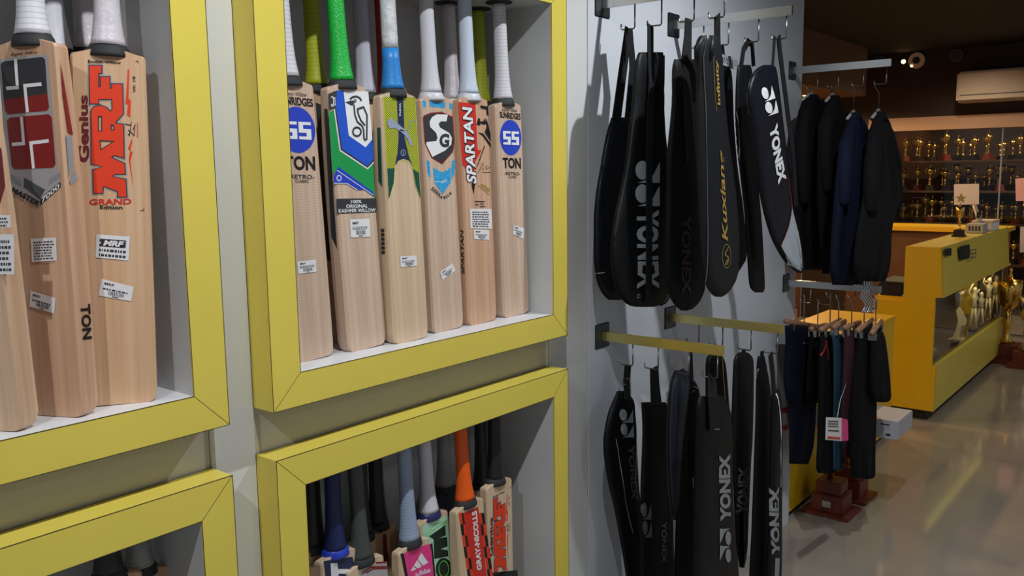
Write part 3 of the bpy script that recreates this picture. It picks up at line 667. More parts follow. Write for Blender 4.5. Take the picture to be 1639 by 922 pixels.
# ------------------------------------------------------------------ rails with hooks on the white panel
def rail(X, z, label, m, hooks, yend=1.005):
    r = empty('hook_rail', (X, YW, z), label, 'rail', 'rails with hooks on the white panel')
    box('wall_plate', (X - .038, X + .038, YW - .004, YW, z - .037, z + .037), PLATE, r, .002)
    box('rail_bar', (X - .006, X + .006, yend, YW - .004, z - .014, z + .014), m, r, .0015)
    for hy in hooks:
        zh = z - .079
        pts = [(X, hy, z - .013), (X, hy, zh + .004), (X, hy + .004, zh), (X, hy + .041, zh + .001), (X, hy + .044, zh + .004), (X, hy + .044, zh + .016)]
        tube('hook', pts, .0023, WIRE, r, 8)
    return r
U1X, U2X, U3X = 2.16, 2.58, 3.60
HK = (1.289, 1.205, 1.108, 1.022)
rail(U1X, 2.064, 'nearest upper chrome hook rail, running out of the top of the picture', CHROME, HK)
rail(U2X, 2.055, 'upper chrome hook rail second from the yellow cases', CHROME, HK)
rail(U3X, 1.994, 'upper hook rail at the far end carrying the dark jackets', CHROME, HK)
rail(U1X, 1.105, 'nearest lower chrome hook rail with yellow reflection painted in, beside the lower yellow case', BRASS_REFL, HK)
rail(U2X, 1.102, 'lower chrome hook rail with yellow reflection painted in, behind the nearest lower one', BRASS_REFL, HK)
rail(U3X, 1.110, 'lower hook rail at the far end carrying the trousers', CHROME, HK)

# ------------------------------------------------------------------ bags and garments
class Sheet(Surface):
    maxlen = .018
    def __init__(s, name, label, cat, rows, Y, X=None, yaw=0, T=.022, m=BLK, group=None, fold=0, nf=3, N=26, ph=0, part='body', pw=.36, piping=None):
        s.a = radians(yaw); s.xd = Vector((cos(s.a), -sin(s.a), 0)); s.n = Vector((-sin(s.a), -cos(s.a), 0))
        mid = rows[len(rows) // 2]; o = at((mid[1] + mid[2]) / 2, mid[0], Y=Y)
        if X is not None: s.o = Vector((X, Y, 0))
        else: s.o = Vector((o.x, Y, 0))
        R = []
        for v, l, r in rows:
            A = s._hit(l, v); B = s._hit(r, v); R.append((A[0], A[1], B[0], B[1]))
        s.o.z = 0; zb = min(min(r[1], r[3]) for r in R)
        # dense rows (Catmull-Rom)
        D = []; n = len(R)
        for i in range(n - 1):
            p0, p1, p2, p3 = R[max(i - 1, 0)], R[i], R[i + 1], R[min(i + 2, n - 1)]
            k = max(2, round(N / (n - 1)))
            for j in range(k):
                t = j / k
                D.append(tuple(.5 * (2 * p1[q] + (p2[q] - p0[q]) * t + (2 * p0[q] - 5 * p1[q] + 4 * p2[q] - p3[q]) * t * t + (3 * p1[q] - p0[q] - 3 * p2[q] + p3[q]) * t ** 3) for q in range(4)))
        D.append(R[-1])
        s.zb = zb; s.D = [(a, b - zb, c, d - zb) for a, b, c, d in D]; s.T = T * (1 if fold else .72); s.fold = fold; s.nf = nf; s.ph = ph; s.pw = pw
        M = Matrix(((s.xd.x, -s.n.x, 0, s.o.x), (s.xd.y, -s.n.y, 0, s.o.y), (0, 0, 1, zb), (0, 0, 0, 1)))
        s.root = empty(name, M, label, cat, group)
        m_ = 14; vs, fs = [], []; K = len(s.D)
        for i, (xa, za, xb, zb_) in enumerate(s.D):
            for k in range(m_ + 1):
                q = -1 + 2 * k / m_; vs.append((xa + (xb - xa) * (q + 1) / 2, s._y(i / (K - 1), q), za + (zb_ - za) * (q + 1) / 2))
            for k in range(m_ - 1, 0, -1):
                q = -1 + 2 * k / m_; vs.append((xa + (xb - xa) * (q + 1) / 2, -.75 * s._y(i / (K - 1), q) if not fold else s._y(i / (K - 1), q) + .012, za + (zb_ - za) * (q + 1) / 2))
        P = 2 * m_
        for i in range(K - 1):
            for k in range(P): a = i * P + k; b = i * P + (k + 1) % P; fs.append((a, b, b + P, a + P))
        fs += [tuple(range(P)), tuple(range((K - 1) * P, K * P))[::-1]]
        s.body = mesh(part, vs, fs, m, s.root, True, True)
        if piping:
            for sd in (0, 2):
                tube('piping', [(d[sd], -.004, d[sd + 1]) for d in s.D[1:-1]], .0022, piping, s.root, 6, True)
    def _hit(s, u, v):
        d = ray(u, v); o = Vector((s.o.x, s.o.y, EYE.z)); p = EYE + d * ((o - EYE).dot(s.n) / d.dot(s.n)); return ((p - o).dot(s.xd), p.z)
    def _y(s, t, q):
        e = max(.18, min(1, (1 - abs(2 * t - 1) ** 5))) ** .5
        y = -s.T * e * max(0, 1 - q * q) ** s.pw
        y += .0035 * (noise.noise(Vector((q * 1.6 + s.ph * 7, t * 5, s.T * 900))) + .6 * noise.noise(Vector((q * 3 + s.ph * 3, t * 11 + q * 3, 3.3)))) * max(0, 1 - q * q) ** .5
        if s.fold: y += s.fold * (sin(q * s.nf * pi + s.ph + 1.3 * sin(3 * t + s.ph)) * .7 + .5 * sin(q * s.nf * 1.7 * pi + 2 * s.ph - 2 * t)) * min(1, .3 + t * 1.2) * (1 - q ** 4)
        return y
    def face(s, u, v, y=None):
        """photo point -> where its ray meets the front of the thing (or the depth y)"""
        x, z = s._hit(u, v); yy = 0
        for _ in range(5):
            yy = s.ycalc(x, z - s.zb) if y is None else y
            d = ray(u, v); o = Vector((s.o.x, s.o.y, EYE.z)) - s.n * yy; p = EYE + d * ((o - EYE).dot(s.n) / d.dot(s.n)); x, z = (p - o).dot(s.xd), p.z
        return (x, z - s.zb)
    def ycalc(s, x, z):
        D = s.D; K = len(D); t = 0; d = D[0]
        zc = [(q[1] + q[3]) / 2 for q in D]
        i = 0
        while i < K - 2 and zc[i + 1] > z: i += 1
        f = (zc[i] - z) / max(1e-6, zc[i] - zc[i + 1]); f = max(0, min(1, f))
        xa = D[i][0] * (1 - f) + D[i + 1][0] * f; xb = D[i][2] * (1 - f) + D[i + 1][2] * f
        q = max(-1, min(1, 2 * (x - xa) / max(1e-6, xb - xa) - 1)); return s._y((i + f) / (K - 1), q)
    def lift(s, a, b, off): return (a, s.ycalc(a, b) - off - .0012, b)
    def strap(s, pts, w, m=WEB, name='strap', lay=.003, hug=True):
        """webbing along photo points, lying on the body where it crosses it; pts (u, v[, depth])"""
        L = []
        for p in pts:
            x, z = s._hit(p[0], p[1]); z -= s.zb; inside = s.D[-1][1] < z < s.D[0][1] and hug and len(p) < 3
            if inside: x, z = s.face(p[0], p[1]); y = s.ycalc(x, z) - lay
            else: y = p[2] if len(p) > 2 else 0; x, z = s.face(p[0], p[1], y)
            L.append(Vector((x, y, z)))
        vs, fs = [], []
        for i, p in enumerate(L):
            t = (L[min(i + 1, len(L) - 1)] - L[max(i - 1, 0)]); nn = Vector((t.z, 0, -t.x)).normalized() * (w[i] if isinstance(w, (list, tuple)) else w) * .68
            for sx, dy in ((-1, -.0012), (1, -.0012), (1, .0012), (-1, .0012)): vs.append((p.x + nn.x * sx, p.y + dy, p.z + nn.z * sx))
        for i in range(len(L) - 1):
            for k in range(4): a = i * 4 + k; b = i * 4 + (k + 1) % 4; fs.append((a, b, b + 4, a + 4))
        fs += [(0, 1, 2, 3), tuple(range(len(vs) - 4, len(vs)))]
        return mesh(name, vs, fs, m, s.root, False, True)
GB = 'racket bags hanging on the white panel'
BAGN = [0]
def bag(label, rows, Y, **k):
    BAGN[0] += 1; k.setdefault('ph', BAGN[0]); return Sheet('racket_bag', label, 'racket bag', rows, Y, group=GB, **k)
GUNI = mat('silver_zip', (170, 168, 160), .3, 1)
def yonex_logo(b, q, m, layer=1):
    """q: bl, br, tr, tl of the double emblem; two discs over two triangles"""
    c = [b.face(*p) for p in q]; V, F = [], []
    for k in (0, 1):
        s0 = .0 + .52 * k
        for pts in (circ((s0 + .2, .26), .21, .26, 20), [(s0 + .02, 1.0), (s0 + .48, 1.0), (s0 + .48, .08), (s0 + .40, .5), (s0 + .3, .7)]):
            v, f = fill([bil(c, *p) for p in pts]); n = len(V); V += v; F += [tuple(i + n for i in t) for t in f]
    return b.put('emblem', V, F, m, layer)

# upper row, nearest rail
A = bag('black bag hanging edge on at the left end of the upper row', [(188, 978, 1016), (220, 969, 1014), (260, 962, 1011), (300, 955, 1008), (335, 951, 1007), (380, 950, 1006), (420, 951, 1005), (450, 955, 1003), (470, 964, 1000), (480, 974, 994)], 1.312, T=.02, m=CHAR, piping=BLK2)
A.strap([(1006, 45, 0), (1004, 60), (996, 120), (985, 192)], [.026, .026, .03, .032]); A.strap([(1008, 45, .004), (1010, 70, .004), (1013, 110, .004), (1006, 192, .004)], [.02, .02, .026, .03])
A.line([[(953, 438), (967, 436)]], .003, GRYI); A.line([[(966, 250), (962, 330), (963, 430)]], .003, BLK2)
B = bag('large black bag with a strap over grey sideways YONEX lettering', [(84, 1022, 1061), (98, 1017, 1061), (130, 1014, 1060), (169, 1012, 1060), (211, 1006, 1062), (260, 1000, 1067), (300, 993, 1069), (340, 984, 1071), (386, 977, 1072), (420, 977, 1072), (450, 981, 1072), (472, 990, 1070), (485, 1001, 1063), (491, 1014, 1048)], 1.226, T=.026, m=BLK, piping=BLK2)
B.strap([(1041, 40, 0), (1041, 85, -.012), (1040, 130), (1037, 200), (1036, 260), (1036, 340), (1036, 420), (1035, 484)], .023, lay=.006)
B.line([[(1062, 92), (1061, 200), (1066, 300)]], .006, BLK2); B.line([[(975, 392), (1000, 352), (1022, 330)]], .002, BLK2)
yonex_logo(B, [(1016, 258), (1016, 330), (1055, 330), (1055, 258)], GRYI)
B.text('YONEX', [(1018, 336), (1018, 462), (1054, 462), (1054, 336)], GRYI, .04)
B.line([circ((1021, 474), 2.5, 3, 10)], .002, GRYI, closed=True)
Cb = bag('black bag with a faint brown print, right of the large YONEX bag', [(95, 1079, 1114), (113, 1076, 1116), (169, 1075, 1120), (248, 1067, 1124), (300, 1066, 1126), (340, 1065, 1128), (402, 1063, 1130), (451, 1065, 1127), (474, 1071, 1121), (488, 1080, 1112), (497, 1090, 1100)], 1.14, T=.024, m=BLK2, piping=BLK)
Cb.strap([(1102, 30, 0), (1101, 60), (1099, 95, -.008), (1100, 180), (1103, 260)], [.026, .03, .04, .03, .024])
Cb.text('YONEX', [(1090, 345), (1090, 470), (1105, 470), (1105, 345)], mat('faint_brown_ink', (44, 30, 26), .5), .03)
Db = bag('slim charcoal bag with gold Infinity lettering and twin top', [(57, 1121, 1143), (66, 1116, 1148), (90, 1115, 1152), (127, 1116, 1154), (170, 1115, 1158), (214, 1115, 1163), (260, 1115, 1169), (308, 1117, 1175), (350, 1119, 1179), (396, 1122, 1181), (437, 1126, 1179), (458, 1132, 1170), (470, 1140, 1160), (475, 1146, 1152)], 1.045, T=.03, m=CHAR, pw=.42)
Db.strap([(1148, 24, 0.0), (1148, 60, .012), (1150, 110, .014)], .026, hug=False)
for uu in (1125, 1139):
    p = [Db.face(uu + du, vv) for du, vv in ((0, 60), (-1, 75), (-2, 95))]
    tube('zip_tube', [(q[0], Db.ycalc(*q) - .001, q[1]) for q in p], [.006, .0075, .005], CHAR, Db.root, 10, True)
Db.line([[(1132, 57), (1129, 70), (1126, 90), (1127, 460)]], .0022, GUNI, 'zip')
Db.line([[(1141, 90), (1143, 140), (1146, 178)]], .0012, GOLDI)
Db.text('Infinity', [(1153, 168), (1148.5, 96), (1143.5, 96), (1147.5, 168)], GOLDI, .03)
Db.text('Kuxiang', [(1167, 386), (1158, 240), (1150, 240), (1155, 386)], GOLDI, .02, .2)
Db.line([circ((1162, 410), 7, 19, 22)], .0014, GOLDI, closed=True, name='emblem_ring'); Db.line([[(1159, 425), (1165, 412), (1159, 407), (1165, 395)], [(1162, 424), (1166, 414)]], .003, GOLDI, 'emblem')
# upper row, second rail
E_ = bag('black bag half hidden behind the gold lettered bag', [(100, 1150, 1162), (114, 1147, 1168), (140, 1147, 1171), (200, 1148, 1173), (260, 1150, 1178), (320, 1151, 1187), (370, 1152, 1192), (410, 1154, 1194), (426, 1158, 1187), (440, 1165, 1178)], 1.228, T=.02, m=BLK2)
E_.strap([(*PROJ(Vector((U2X, 1.228, 1.978))), 0), (1158, 100)], .022)
lb = E_.poly([(1153, 87), (1180, 92), (1180, 113), (1154, 104)], GRYI, 'cloth_label', 1)
E_.line([[(x, 91 + (x - 1155) * .25), (x + .8, 100 + (x - 1155) * .33)] for x in (1156, 1159, 1162, 1165, 1168, 1171.5, 1175, 1178)], .004, INK2, 'print', 2, parent=lb)
F_ = bag('narrow dark bag with a looped strap next to the white lettered bag', [(104, 1181, 1201), (118, 1179, 1203), (150, 1178, 1204), (200, 1178, 1206), (260, 1183, 1209), (310, 1189, 1213), (345, 1193, 1217), (400, 1196, 1220), (440, 1198, 1222), (460, 1201, 1223), (468, 1208, 1221)], 1.15, T=.018, m=BLK)
F_.strap([(1186, 106, 0), (1190, 80, 0), (1197, 67, 0), (1204, 72, 0), (1206, 106, 0)], .018)
F_.poly([(1177.5, 178), (1182, 178), (1187, 292), (1184.5, 292)], SILV, 'pale_edge', 1); F_.line([[(1179.5 + (v - 180) * .045, v), (1180 + (v - 180) * .045, v + 8)] for v in range(182, 280, 14)], .006, NVY, 'print', 2)
G_ = bag('midnight blue bag with bold white YONEX lettering and pale grey tip', [(104, 1222, 1236), (113, 1208, 1240), (132, 1199, 1243), (156, 1196, 1246), (207, 1203, 1252), (266, 1210, 1260), (324, 1218, 1268), (375, 1232, 1277), (406, 1248, 1282), (425, 1262, 1284), (437, 1277, 1283)], 1.05, T=.022, m=NAVYB, piping=BLK2)
G_.strap([(1246, 58, 0), (1248, 80, .004), (1253, 120, .012), (1262, 190, .02), (1270, 250, .024), (1274, 330, .026)], .022, hug=False)
G_.strap([(1240, 58, 0), (1238, 85), (1236, 112, -.006)], .012, hug=False)
yonex_logo(G_, [(1216, 142), (1227, 186), (1245, 180), (1234, 136)], WHT)
G_.text('YONEX', [(1230, 205), (1245, 296), (1258, 287), (1243, 196)], WHT, .05)
G_.poly([(1266.5, 330), (1277, 372), (1282.5, 410), (1283.5, 425), (1281, 434), (1264, 424), (1250, 394), (1262, 360)], mat('pale_grey_panel', (168, 180, 188), .5), 'grey_tip', 1)
G_.line([[(1261, 285), (1267, 330), (1262, 362), (1249, 394)]], .003, RED, layer=2, name='red_line')
G_.line([[(1274.5 + k * .9, 380 + k * 5), (1275 + k * .9, 383 + k * 5)] for k in range(7)], .005, INK2, 'print', 2); G_.text('Z', [(1279, 428), (1281.5, 431), (1283, 424), (1280.5, 421)], INK2, .03, layer=2)
G_.line([[(1198, 150), (1198, 182)]], .008, GUNI, 'zip_pull', 2); G_.line([[(1222, 107), (1204, 122), (1199, 150), (1212, 260), (1236, 375), (1268, 428)]], .002, CHAR, 'zip', 1)
# lower row, nearest rail
H_ = bag('black bag with grey emblem and white piping at the left of the lower row', [(626, 988, 1000), (640, 982, 1013), (660, 974, 1016), (690, 967, 1018), (725, 966, 1019), (772, 973, 1022), (810, 982, 1025), (874, 994, 1031), (930, 1003, 1037), (1000, 1015, 1044), (1040, 1026, 1040)], 1.312, T=.02, m=BLK)
H_.strap([(1005, 584, 0), (1003, 610, 0), (1003, 640)], .026); H_.line([[(996, 606), (1007, 606), (1007, 615), (996, 615)]], .003, GUNI, 'buckle', closed=True)
H_.line([[(985, 702), (992, 745), (1000, 800), (1012, 853)], [(1018, 700), (1017, 770), (1020, 800)]], .0026, SILV, 'white_piping')
yonex_logo(H_, [(990, 655), (994, 700), (1014, 700), (1012, 655)], GRYI); H_.text('YONEX', [(1004, 712), (1010, 800), (1019, 800), (1014, 712)], DIMI, .03)
I_ = bag('plain black flat bag second from the left in the lower row', [(644, 1026, 1066), (660, 1027, 1070), (697, 1028, 1073), (776, 1025, 1076), (815, 1025, 1077), (870, 1024, 1078), (930, 1024, 1080), (1000, 1026, 1080), (1040, 1040, 1070)], 1.226, T=.02, m=BLK2)
I_.strap([(1047, 588, 0), (1048, 615, 0), (1049, 648)], [.034, .036, .046]); yonex_logo(I_, [(1028, 805), (1029, 860), (1043, 860), (1041, 805)], DIMI)
I_.text('YONEX', [(1058, 835), (1058, 900), (1066, 900), (1066, 835)], DIMI, .02); I_.line([[(1043, 820), (1036, 922)]], .002, CHAR)
J_ = bag('slate grey cloth pouch hanging between two black bags in the lower row', [(593, 1080, 1099), (606, 1076, 1101), (630, 1071, 1100), (680, 1068, 1093), (740, 1068, 1087), (790, 1071, 1083), (832, 1076, 1080)], 1.145, T=.02, m=SLATE, piping=BLK2)
J_.strap([(1089, 592, 0), (1089, 598, 0)], .03)
K_ = bag('black bag below the end of the nearest lower rail', [(610, 1100, 1112), (626, 1096, 1118), (660, 1091, 1123), (710, 1087, 1126), (800, 1083, 1128), (922, 1079, 1130), (1000, 1082, 1128), (1030, 1095, 1115)], 1.30, X=None, T=.018, m=BLK2)
K_.strap([(1105, 548, 0), (1106, 580, 0), (1106, 612)], .016); K_.line([[(1104, 622), (1110, 618), (1116, 622)], [(1106, 628), (1112, 624)]], .0035, GUNI, 'zip_pull'); K_.line([[(1108, 765), (1109, 780)]], .004, SILV)
K2 = bag('arched black bag hanging just behind the bag with the thick strap', [(566, 1137, 1152), (574, 1132, 1157), (590, 1130, 1161), (650, 1130, 1166), (750, 1130, 1170), (850, 1132, 1172), (960, 1136, 1172), (1000, 1144, 1164)], 1.218, T=.02, m=BLK2)
K2.strap([(1142, 552, 0), (1143, 568, 0)], .02); K2.line([[(1155, 572), (1160, 640)]], .004, BRASS_REFL, 'zip')
L_ = bag('black bag with thick strap and grey YONEX lettering reading upwards', [(634, 1118, 1157), (648, 1115, 1163), (668, 1114, 1169), (714, 1113, 1171), (780, 1112, 1172), (850, 1110, 1175), (922, 1108, 1182), (1000, 1108, 1186), (1040, 1125, 1170)], 1.045, T=.026, m=BLK)
L_.strap([(1140, 603, 0), (1141, 636, -.02), (1141, 660), (1142, 686)], .044, lay=.004); L_.line([[(1132, 686), (1151, 687)]], .004, GUNI, 'buckle')
L_.line([[(1147, 648), (1150, 664)]], .007, GUNI, 'zip_pull', 2)
L_.text('YONEX', [(1169, 835), (1168, 726), (1150, 728), (1152, 834)], GRYI, .05); yonex_logo(L_, [(1169, 900), (1169, 846), (1151, 846), (1151, 898)], GRYI)
M_ = bag('upright black bag with faint lettering on the second lower rail', [(564, 1183, 1196), (572, 1176, 1203), (590, 1174, 1205), (640, 1172, 1205), (705, 1171, 1203), (750, 1173, 1200), (830, 1177, 1196), (880, 1180, 1194), (908, 1184, 1190)], 1.135, T=.018, m=BLK)
M_.strap([(1190, 560, 0), (1190, 568, 0)], .02); M_.text('YONEX', [(1196, 822), (1196, 748), (1181, 748), (1182, 822)], DIMI, .04)
N_ = bag('thin black bag beside the far right bag of the lower row', [(570, 1214, 1223), (590, 1212, 1226), (640, 1210, 1234), (700, 1208, 1237), (780, 1205, 1239), (860, 1202, 1240), (922, 1199, 1240), (980, 1200, 1238), (1010, 1210, 1232)], 1.075, T=.014, m=BLK2)
N_.strap([(1220, 562, 0), (1219, 575, 0)], .018); N_.line([[(1212, 590), (1213, 606)]], .004, GUNI, 'zip_pull')
O_ = bag('far right bag of the lower row with white edge and grey upward YONEX lettering', [(622, 1239, 1246), (640, 1236, 1248), (700, 1234, 1250), (780, 1232, 1250), (860, 1230, 1250), (922, 1228, 1249), (980, 1228, 1247), (1010, 1233, 1243)], 1.035, T=.016, m=BLK)
O_.strap([(1233, 566, 0), (1237, 600, 0), (1242, 630)], .022)
O_.line([[(1243, 630), (1247.5, 660), (1249, 720), (1249, 780)]], .004, WHT, 'white_edge'); O_.text('YONEX', [(1247, 890), (1246, 778), (1233, 780), (1235, 888)], GRYI, .05)
O_.polys([[(1240, 893), (1247, 893), (1246, 922), (1239, 922)]], GRYI, 'emblem', 1)

# jackets on the far upper rail
DKJ = mat('black_jersey', (8, 8, 11), .85, spec=.2, noise=.2, nscale=8, bump=.3, bscale=30); NVJ = mat('navy_jersey', (12, 17, 40), .8, spec=.2, noise=.2, nscale=8, bump=.3, bscale=30)
DK2 = mat('charcoal_jersey', (14, 14, 16), .85, spec=.2, noise=.2, nscale=8, bump=.3, bscale=30); HANG = mat('grey_plastic_hanger', (150, 150, 146), .4)
GJ = 'jackets on the far upper rail'
def jacket(label, rows, hook, Y, m, ph):
    j = Sheet('jacket', label, 'jacket', rows, Y, T=.04, m=m, group=GJ, fold=.02, nf=2.6, ph=ph, N=24)
    h = j.face(*hook); top = j.D[0]; xm = (top[0] + top[2]) / 2
    tube('hanger_hook', [(h[0], 0, h[1] + .003), (h[0] + .012, 0, h[1] - .012), (xm, 0, h[1] - .03), (xm, 0, top[1] + .02)], .0022, WIRE, j.root, 6, True)
    tube('hanger', [(top[0] - .03, 0, top[1] - .012), (xm, 0, top[1] + .022), (top[2] + .03, 0, top[1] - .012)], .006, HANG, j.root, 8, True)
    lathe('collar', [(.05, -.02), (.04, .004), (.034, .014), (.028, .006)], m, j.root, 16, (xm, -.005, top[1]), 1, .6, True)
    for sd in (0, 2):
        g = -1 if sd == 0 else 1; D = j.D; n = len(D); xa, za = D[n // 8][sd], D[n // 8][sd + 1]; xb, zb_ = D[n // 3][sd], D[n // 3][sd + 1]; xc, zc = D[int(n * .62)][sd], D[int(n * .62)][sd + 1]
        tube('sleeve', [(xa - g * .05, .0, za), (xa - g * .012, -.012, za - .03), (xb - g * .022, -.016, zb_), ((xb + xc) / 2 - g * .024, -.02, (zb_ + zc) / 2), (xc - g * .04, -.024, zc), (xc - g * .042, -.024, zc - .015)], [.014, .026, .031, .029, .027, .02], m, j.root, 12, True)
    return j
jacket('black jacket nearest the white panel on the far upper rail', [(156, 1288, 1308), (172, 1280, 1317), (205, 1275, 1324), (240, 1273, 1328), (300, 1271, 1330), (360, 1272, 1332), (420, 1276, 1334), (432, 1280, 1330)], (1299, 142), 1.31, DKJ, .4)
jacket('black jacket second from the panel on the far upper rail', [(158, 1326, 1338), (178, 1317, 1346), (205, 1311, 1352), (250, 1308, 1354), (320, 1308, 1356), (400, 1312, 1358), (438, 1316, 1356)], (1337, 138), 1.225, DKJ, 1.7)
jacket('navy blue jacket in the middle of the far upper rail', [(186, 1360, 1371), (205, 1352, 1379), (235, 1345, 1386), (280, 1338, 1390), (340, 1333, 1392), (420, 1328, 1390), (456, 1332, 1386)], (1370, 136), 1.13, NVJ, 2.6)
jacket('charcoal jacket with bent sleeve, outermost on the far upper rail', [(184, 1400, 1411), (200, 1394, 1416), (225, 1389, 1421), (260, 1386, 1426), (300, 1383, 1433), (322, 1380, 1433), (342, 1376, 1425), (370, 1371, 1419), (420, 1366, 1417), (450, 1370, 1412)], (1403, 134), 1.04, DK2, 3.3)

# trousers and shorts on clip hangers below
GT = 'trousers on the far lower rail'
def trousers(label, rows, Y, m, bar, hook, ph, T=.03, cut=None):
    j = Sheet('trousers', label, 'trousers', rows, Y, T=T, m=m, group=GT, fold=.011, nf=2.4, ph=ph, N=24, part='cloth')
    a, b = j.face(*bar[0]), j.face(*bar[1]); mid = ((a[0] + b[0]) / 2, (a[1] + b[1]) / 2)
    tube('hanger_bar', [(a[0], -.004, a[1]), (b[0], -.004, b[1])], .011, WOODH, j.root, 10, True)
    h = j.face(*hook); tube('hanger_hook', [(mid[0], -.002, mid[1]), (mid[0], 0, h[1] - .03), (h[0] + .012, 0, h[1] - .012), (h[0], 0, h[1] + .003)], .0024, CHROME, j.root, 6, True)
    for q in (.15, .85):
        x = a[0] + (b[0] - a[0]) * q; z = a[1] + (b[1] - a[1]) * q
        box('clip', (x - .008, x + .008, -.018, .012, z - .035, z - .006), CHROME, j.root, local=True)
    return j
NV2 = mat('navy_track_cloth', (11, 18, 36), .8, spec=.2, noise=.15, nscale=8, bump=.2, bscale=40); MAR = mat('maroon_cloth', (50, 15, 24), .8, noise=.15, nscale=8)
TEA = mat('teal_cloth', (18, 56, 74), .7, noise=.15, nscale=8)
t1 = trousers('navy track trousers at the left of the far lower rail', [(521, 1256, 1311), (558, 1257, 1312), (603, 1254, 1310), (634, 1257, 1306), (650, 1262, 1304), (700, 1263, 1300), (742, 1263, 1293)], 1.33, NV2, ((1256, 514), (1314, 524)), (1290, 472), .3)
t1.text('adidas', [(1284, 550), (1307, 553), (1307, 548), (1284, 546)], GRYI, .01)
trousers('dark shorts hanging beside the navy track trousers', [(530, 1296, 1318), (560, 1294, 1322), (620, 1290, 1322), (644, 1292, 1320)], 1.27, DKJ, ((1298, 527), (1320, 520)), (1312, 480), 1.2, .02)
t2 = trousers('black trousers with a red waist cord on the far lower rail', [(530, 1313, 1340), (570, 1311, 1342), (640, 1309, 1342), (700, 1308, 1338), (745, 1306, 1332), (757, 1309, 1330)], 1.20, DK2, ((1314, 528), (1343, 512)), (1328, 470), 2.0)
t2.line([[(1323, 545), (1326, 560), (1326, 575)], [(1324, 545), (1322, 570)]], .004, RED, 'waist_cord')
trousers('teal leggings between dark trousers on the far lower rail', [(535, 1332, 1348), (580, 1334, 1348), (660, 1334, 1348), (720, 1333, 1347), (752, 1334, 1346)], 1.15, TEA, ((1334, 524), (1350, 514)), (1342, 474), 2.8, .02)
trousers('maroon trousers in the middle of the far lower rail', [(528, 1351, 1373), (560, 1350, 1374), (640, 1347, 1372), (700, 1347, 1366), (732, 1348, 1360)], 1.11, MAR, ((1350, 524), (1374, 516)), (1362, 474), 3.4)
trousers('black trousers hanging just right of the maroon ones', [(526, 1372, 1398), (560, 1370, 1400), (640, 1362, 1398), (720, 1360, 1395), (757, 1362, 1394), (765, 1366, 1390)], 1.07, DKJ, ((1374, 530), (1398, 512)), (1388, 474), 4.4)
trousers('outermost charcoal shorts on the far lower rail', [(530, 1395, 1411), (560, 1393, 1415), (620, 1392, 1419), (636, 1394, 1418), (643, 1398, 1414)], 1.03, DK2, ((1393, 534), (1411, 514)), (1402, 472), 5.1, .025)
tg = empty('swing_tag', at(1340, 688, Y=1.045), 'white and pink swing tag hanging in front of the maroon trousers', 'tag')
def quad(name, px, m, parent, X=None, Y=None, t=.002, push=0):
    P = [at(*p, X=X, Y=Y) for p in px]; d = Vector((t, 0, 0)) if X is not None else Vector((0, t, 0)); d0 = d * push
    return mesh(name, [p + d0 for p in P] + [p + d + d0 for p in P], BF, m, parent)
quad('white_card', [(1322, 704), (1347, 706), (1347, 669), (1323, 668)], PAPER, tg, Y=1.045)
quad('pink_card', [(1347, 706), (1358, 705), (1357, 672), (1347, 669)], PINK, tg, Y=1.046)
tp = quad('print', [(1326, 690), (1343, 691), (1343, 689), (1326, 688)], INK2, tg, Y=1.0435)
for v in (674, 678, 682): quad('print', [(1326, v + 1), (1342, v + 1.5), (1342, v), (1326, v - .5)], INK2, tg, Y=1.0435)
quad('print', [(1325, 702), (1345, 703.5), (1345, 700), (1325, 698.5)], RED, tg, Y=1.0435)
tube('tag_string', [at(1340, 668, Y=1.046), at(1345, 640, Y=1.06), at(1356, 610, Y=1.10)], .001, SHELF, tg, 5)
tg = empty('shelf_card', at(1255, 687, Y=1.39), 'small red and white card hanging by the end of the white panel', 'card')
quad('card', [(1249, 686), (1262, 687), (1262, 652), (1249, 653)], RED, tg, Y=1.392, t=.004); quad('white_print', [(1251, 680), (1260, 681), (1260, 661), (1251, 662)], PAPER, tg, Y=1.3915, t=.0004)

# ------------------------------------------------------------------ counters
lowc = empty('low_counter', (4.5, 1.41, 0), 'low bright yellow counter behind the hanging trousers', 'counter')
box('body', (3.722, 5.35, 1.412, 1.80, .03, .712), YEL2, lowc, .002); box('top_board', (3.722, 5.356, 1.408, 1.80, .7125, .727), YEL2, lowc, .001)
box('plinth', (3.73, 5.33, 1.43, 1.78, 0, .0295), mat('dark_plinth', (40, 34, 30), .6), lowc)
CX0, CX1 = 5.776, 8.02
dc = empty('display_counter', ((CX0 + CX1) / 2, 1.272, 0), 'tall yellow shop counter with glass front showing pale trophies', 'counter')
prof = [(1.272, .07), (1.66, .07), (1.66, .757), (1.48, .757), (1.48, 1.102), (1.278, 1.102), (1.256, .796), (1.296, .79), (1.296, .358), (1.272, .358)]
def prism(name, prof, x0, x1, m, parent):
    n = len(prof); vs = [(x, y, z) for x in (x0, x1) for y, z in prof]
    v2, tri = fill(prof); fs = [tuple(t) for t in tri] + [tuple(i + n for i in t) for t in tri] + [(i, (i + 1) % n, (i + 1) % n + n, i + n) for i in range(n)]
    return mesh(name, vs, fs, m, parent)
prism('end_panel', prof, CX0, CX0 + .03, YEL2, dc); prism('end_panel', prof, CX1 - .03, CX1, YEL2, dc)
box('base_cabinet', (CX0 + .031, CX1 - .031, 1.273, 1.65, .07, .357), YEL, dc)
prism('header', [(1.280, 1.101), (1.479, 1.101), (1.479, .80), (1.259, .80)], CX0 + .031, CX1 - .031, YEL, dc)
prism('header_lip', [(1.254, .799), (1.254, .788), (1.30, .788), (1.30, .799)], CX0 + .031, CX1 + .06, YEL, dc)
box('back_board', (CX0 + .031, CX1 - .031, 1.60, 1.62, .358, .756), DARKW, dc)
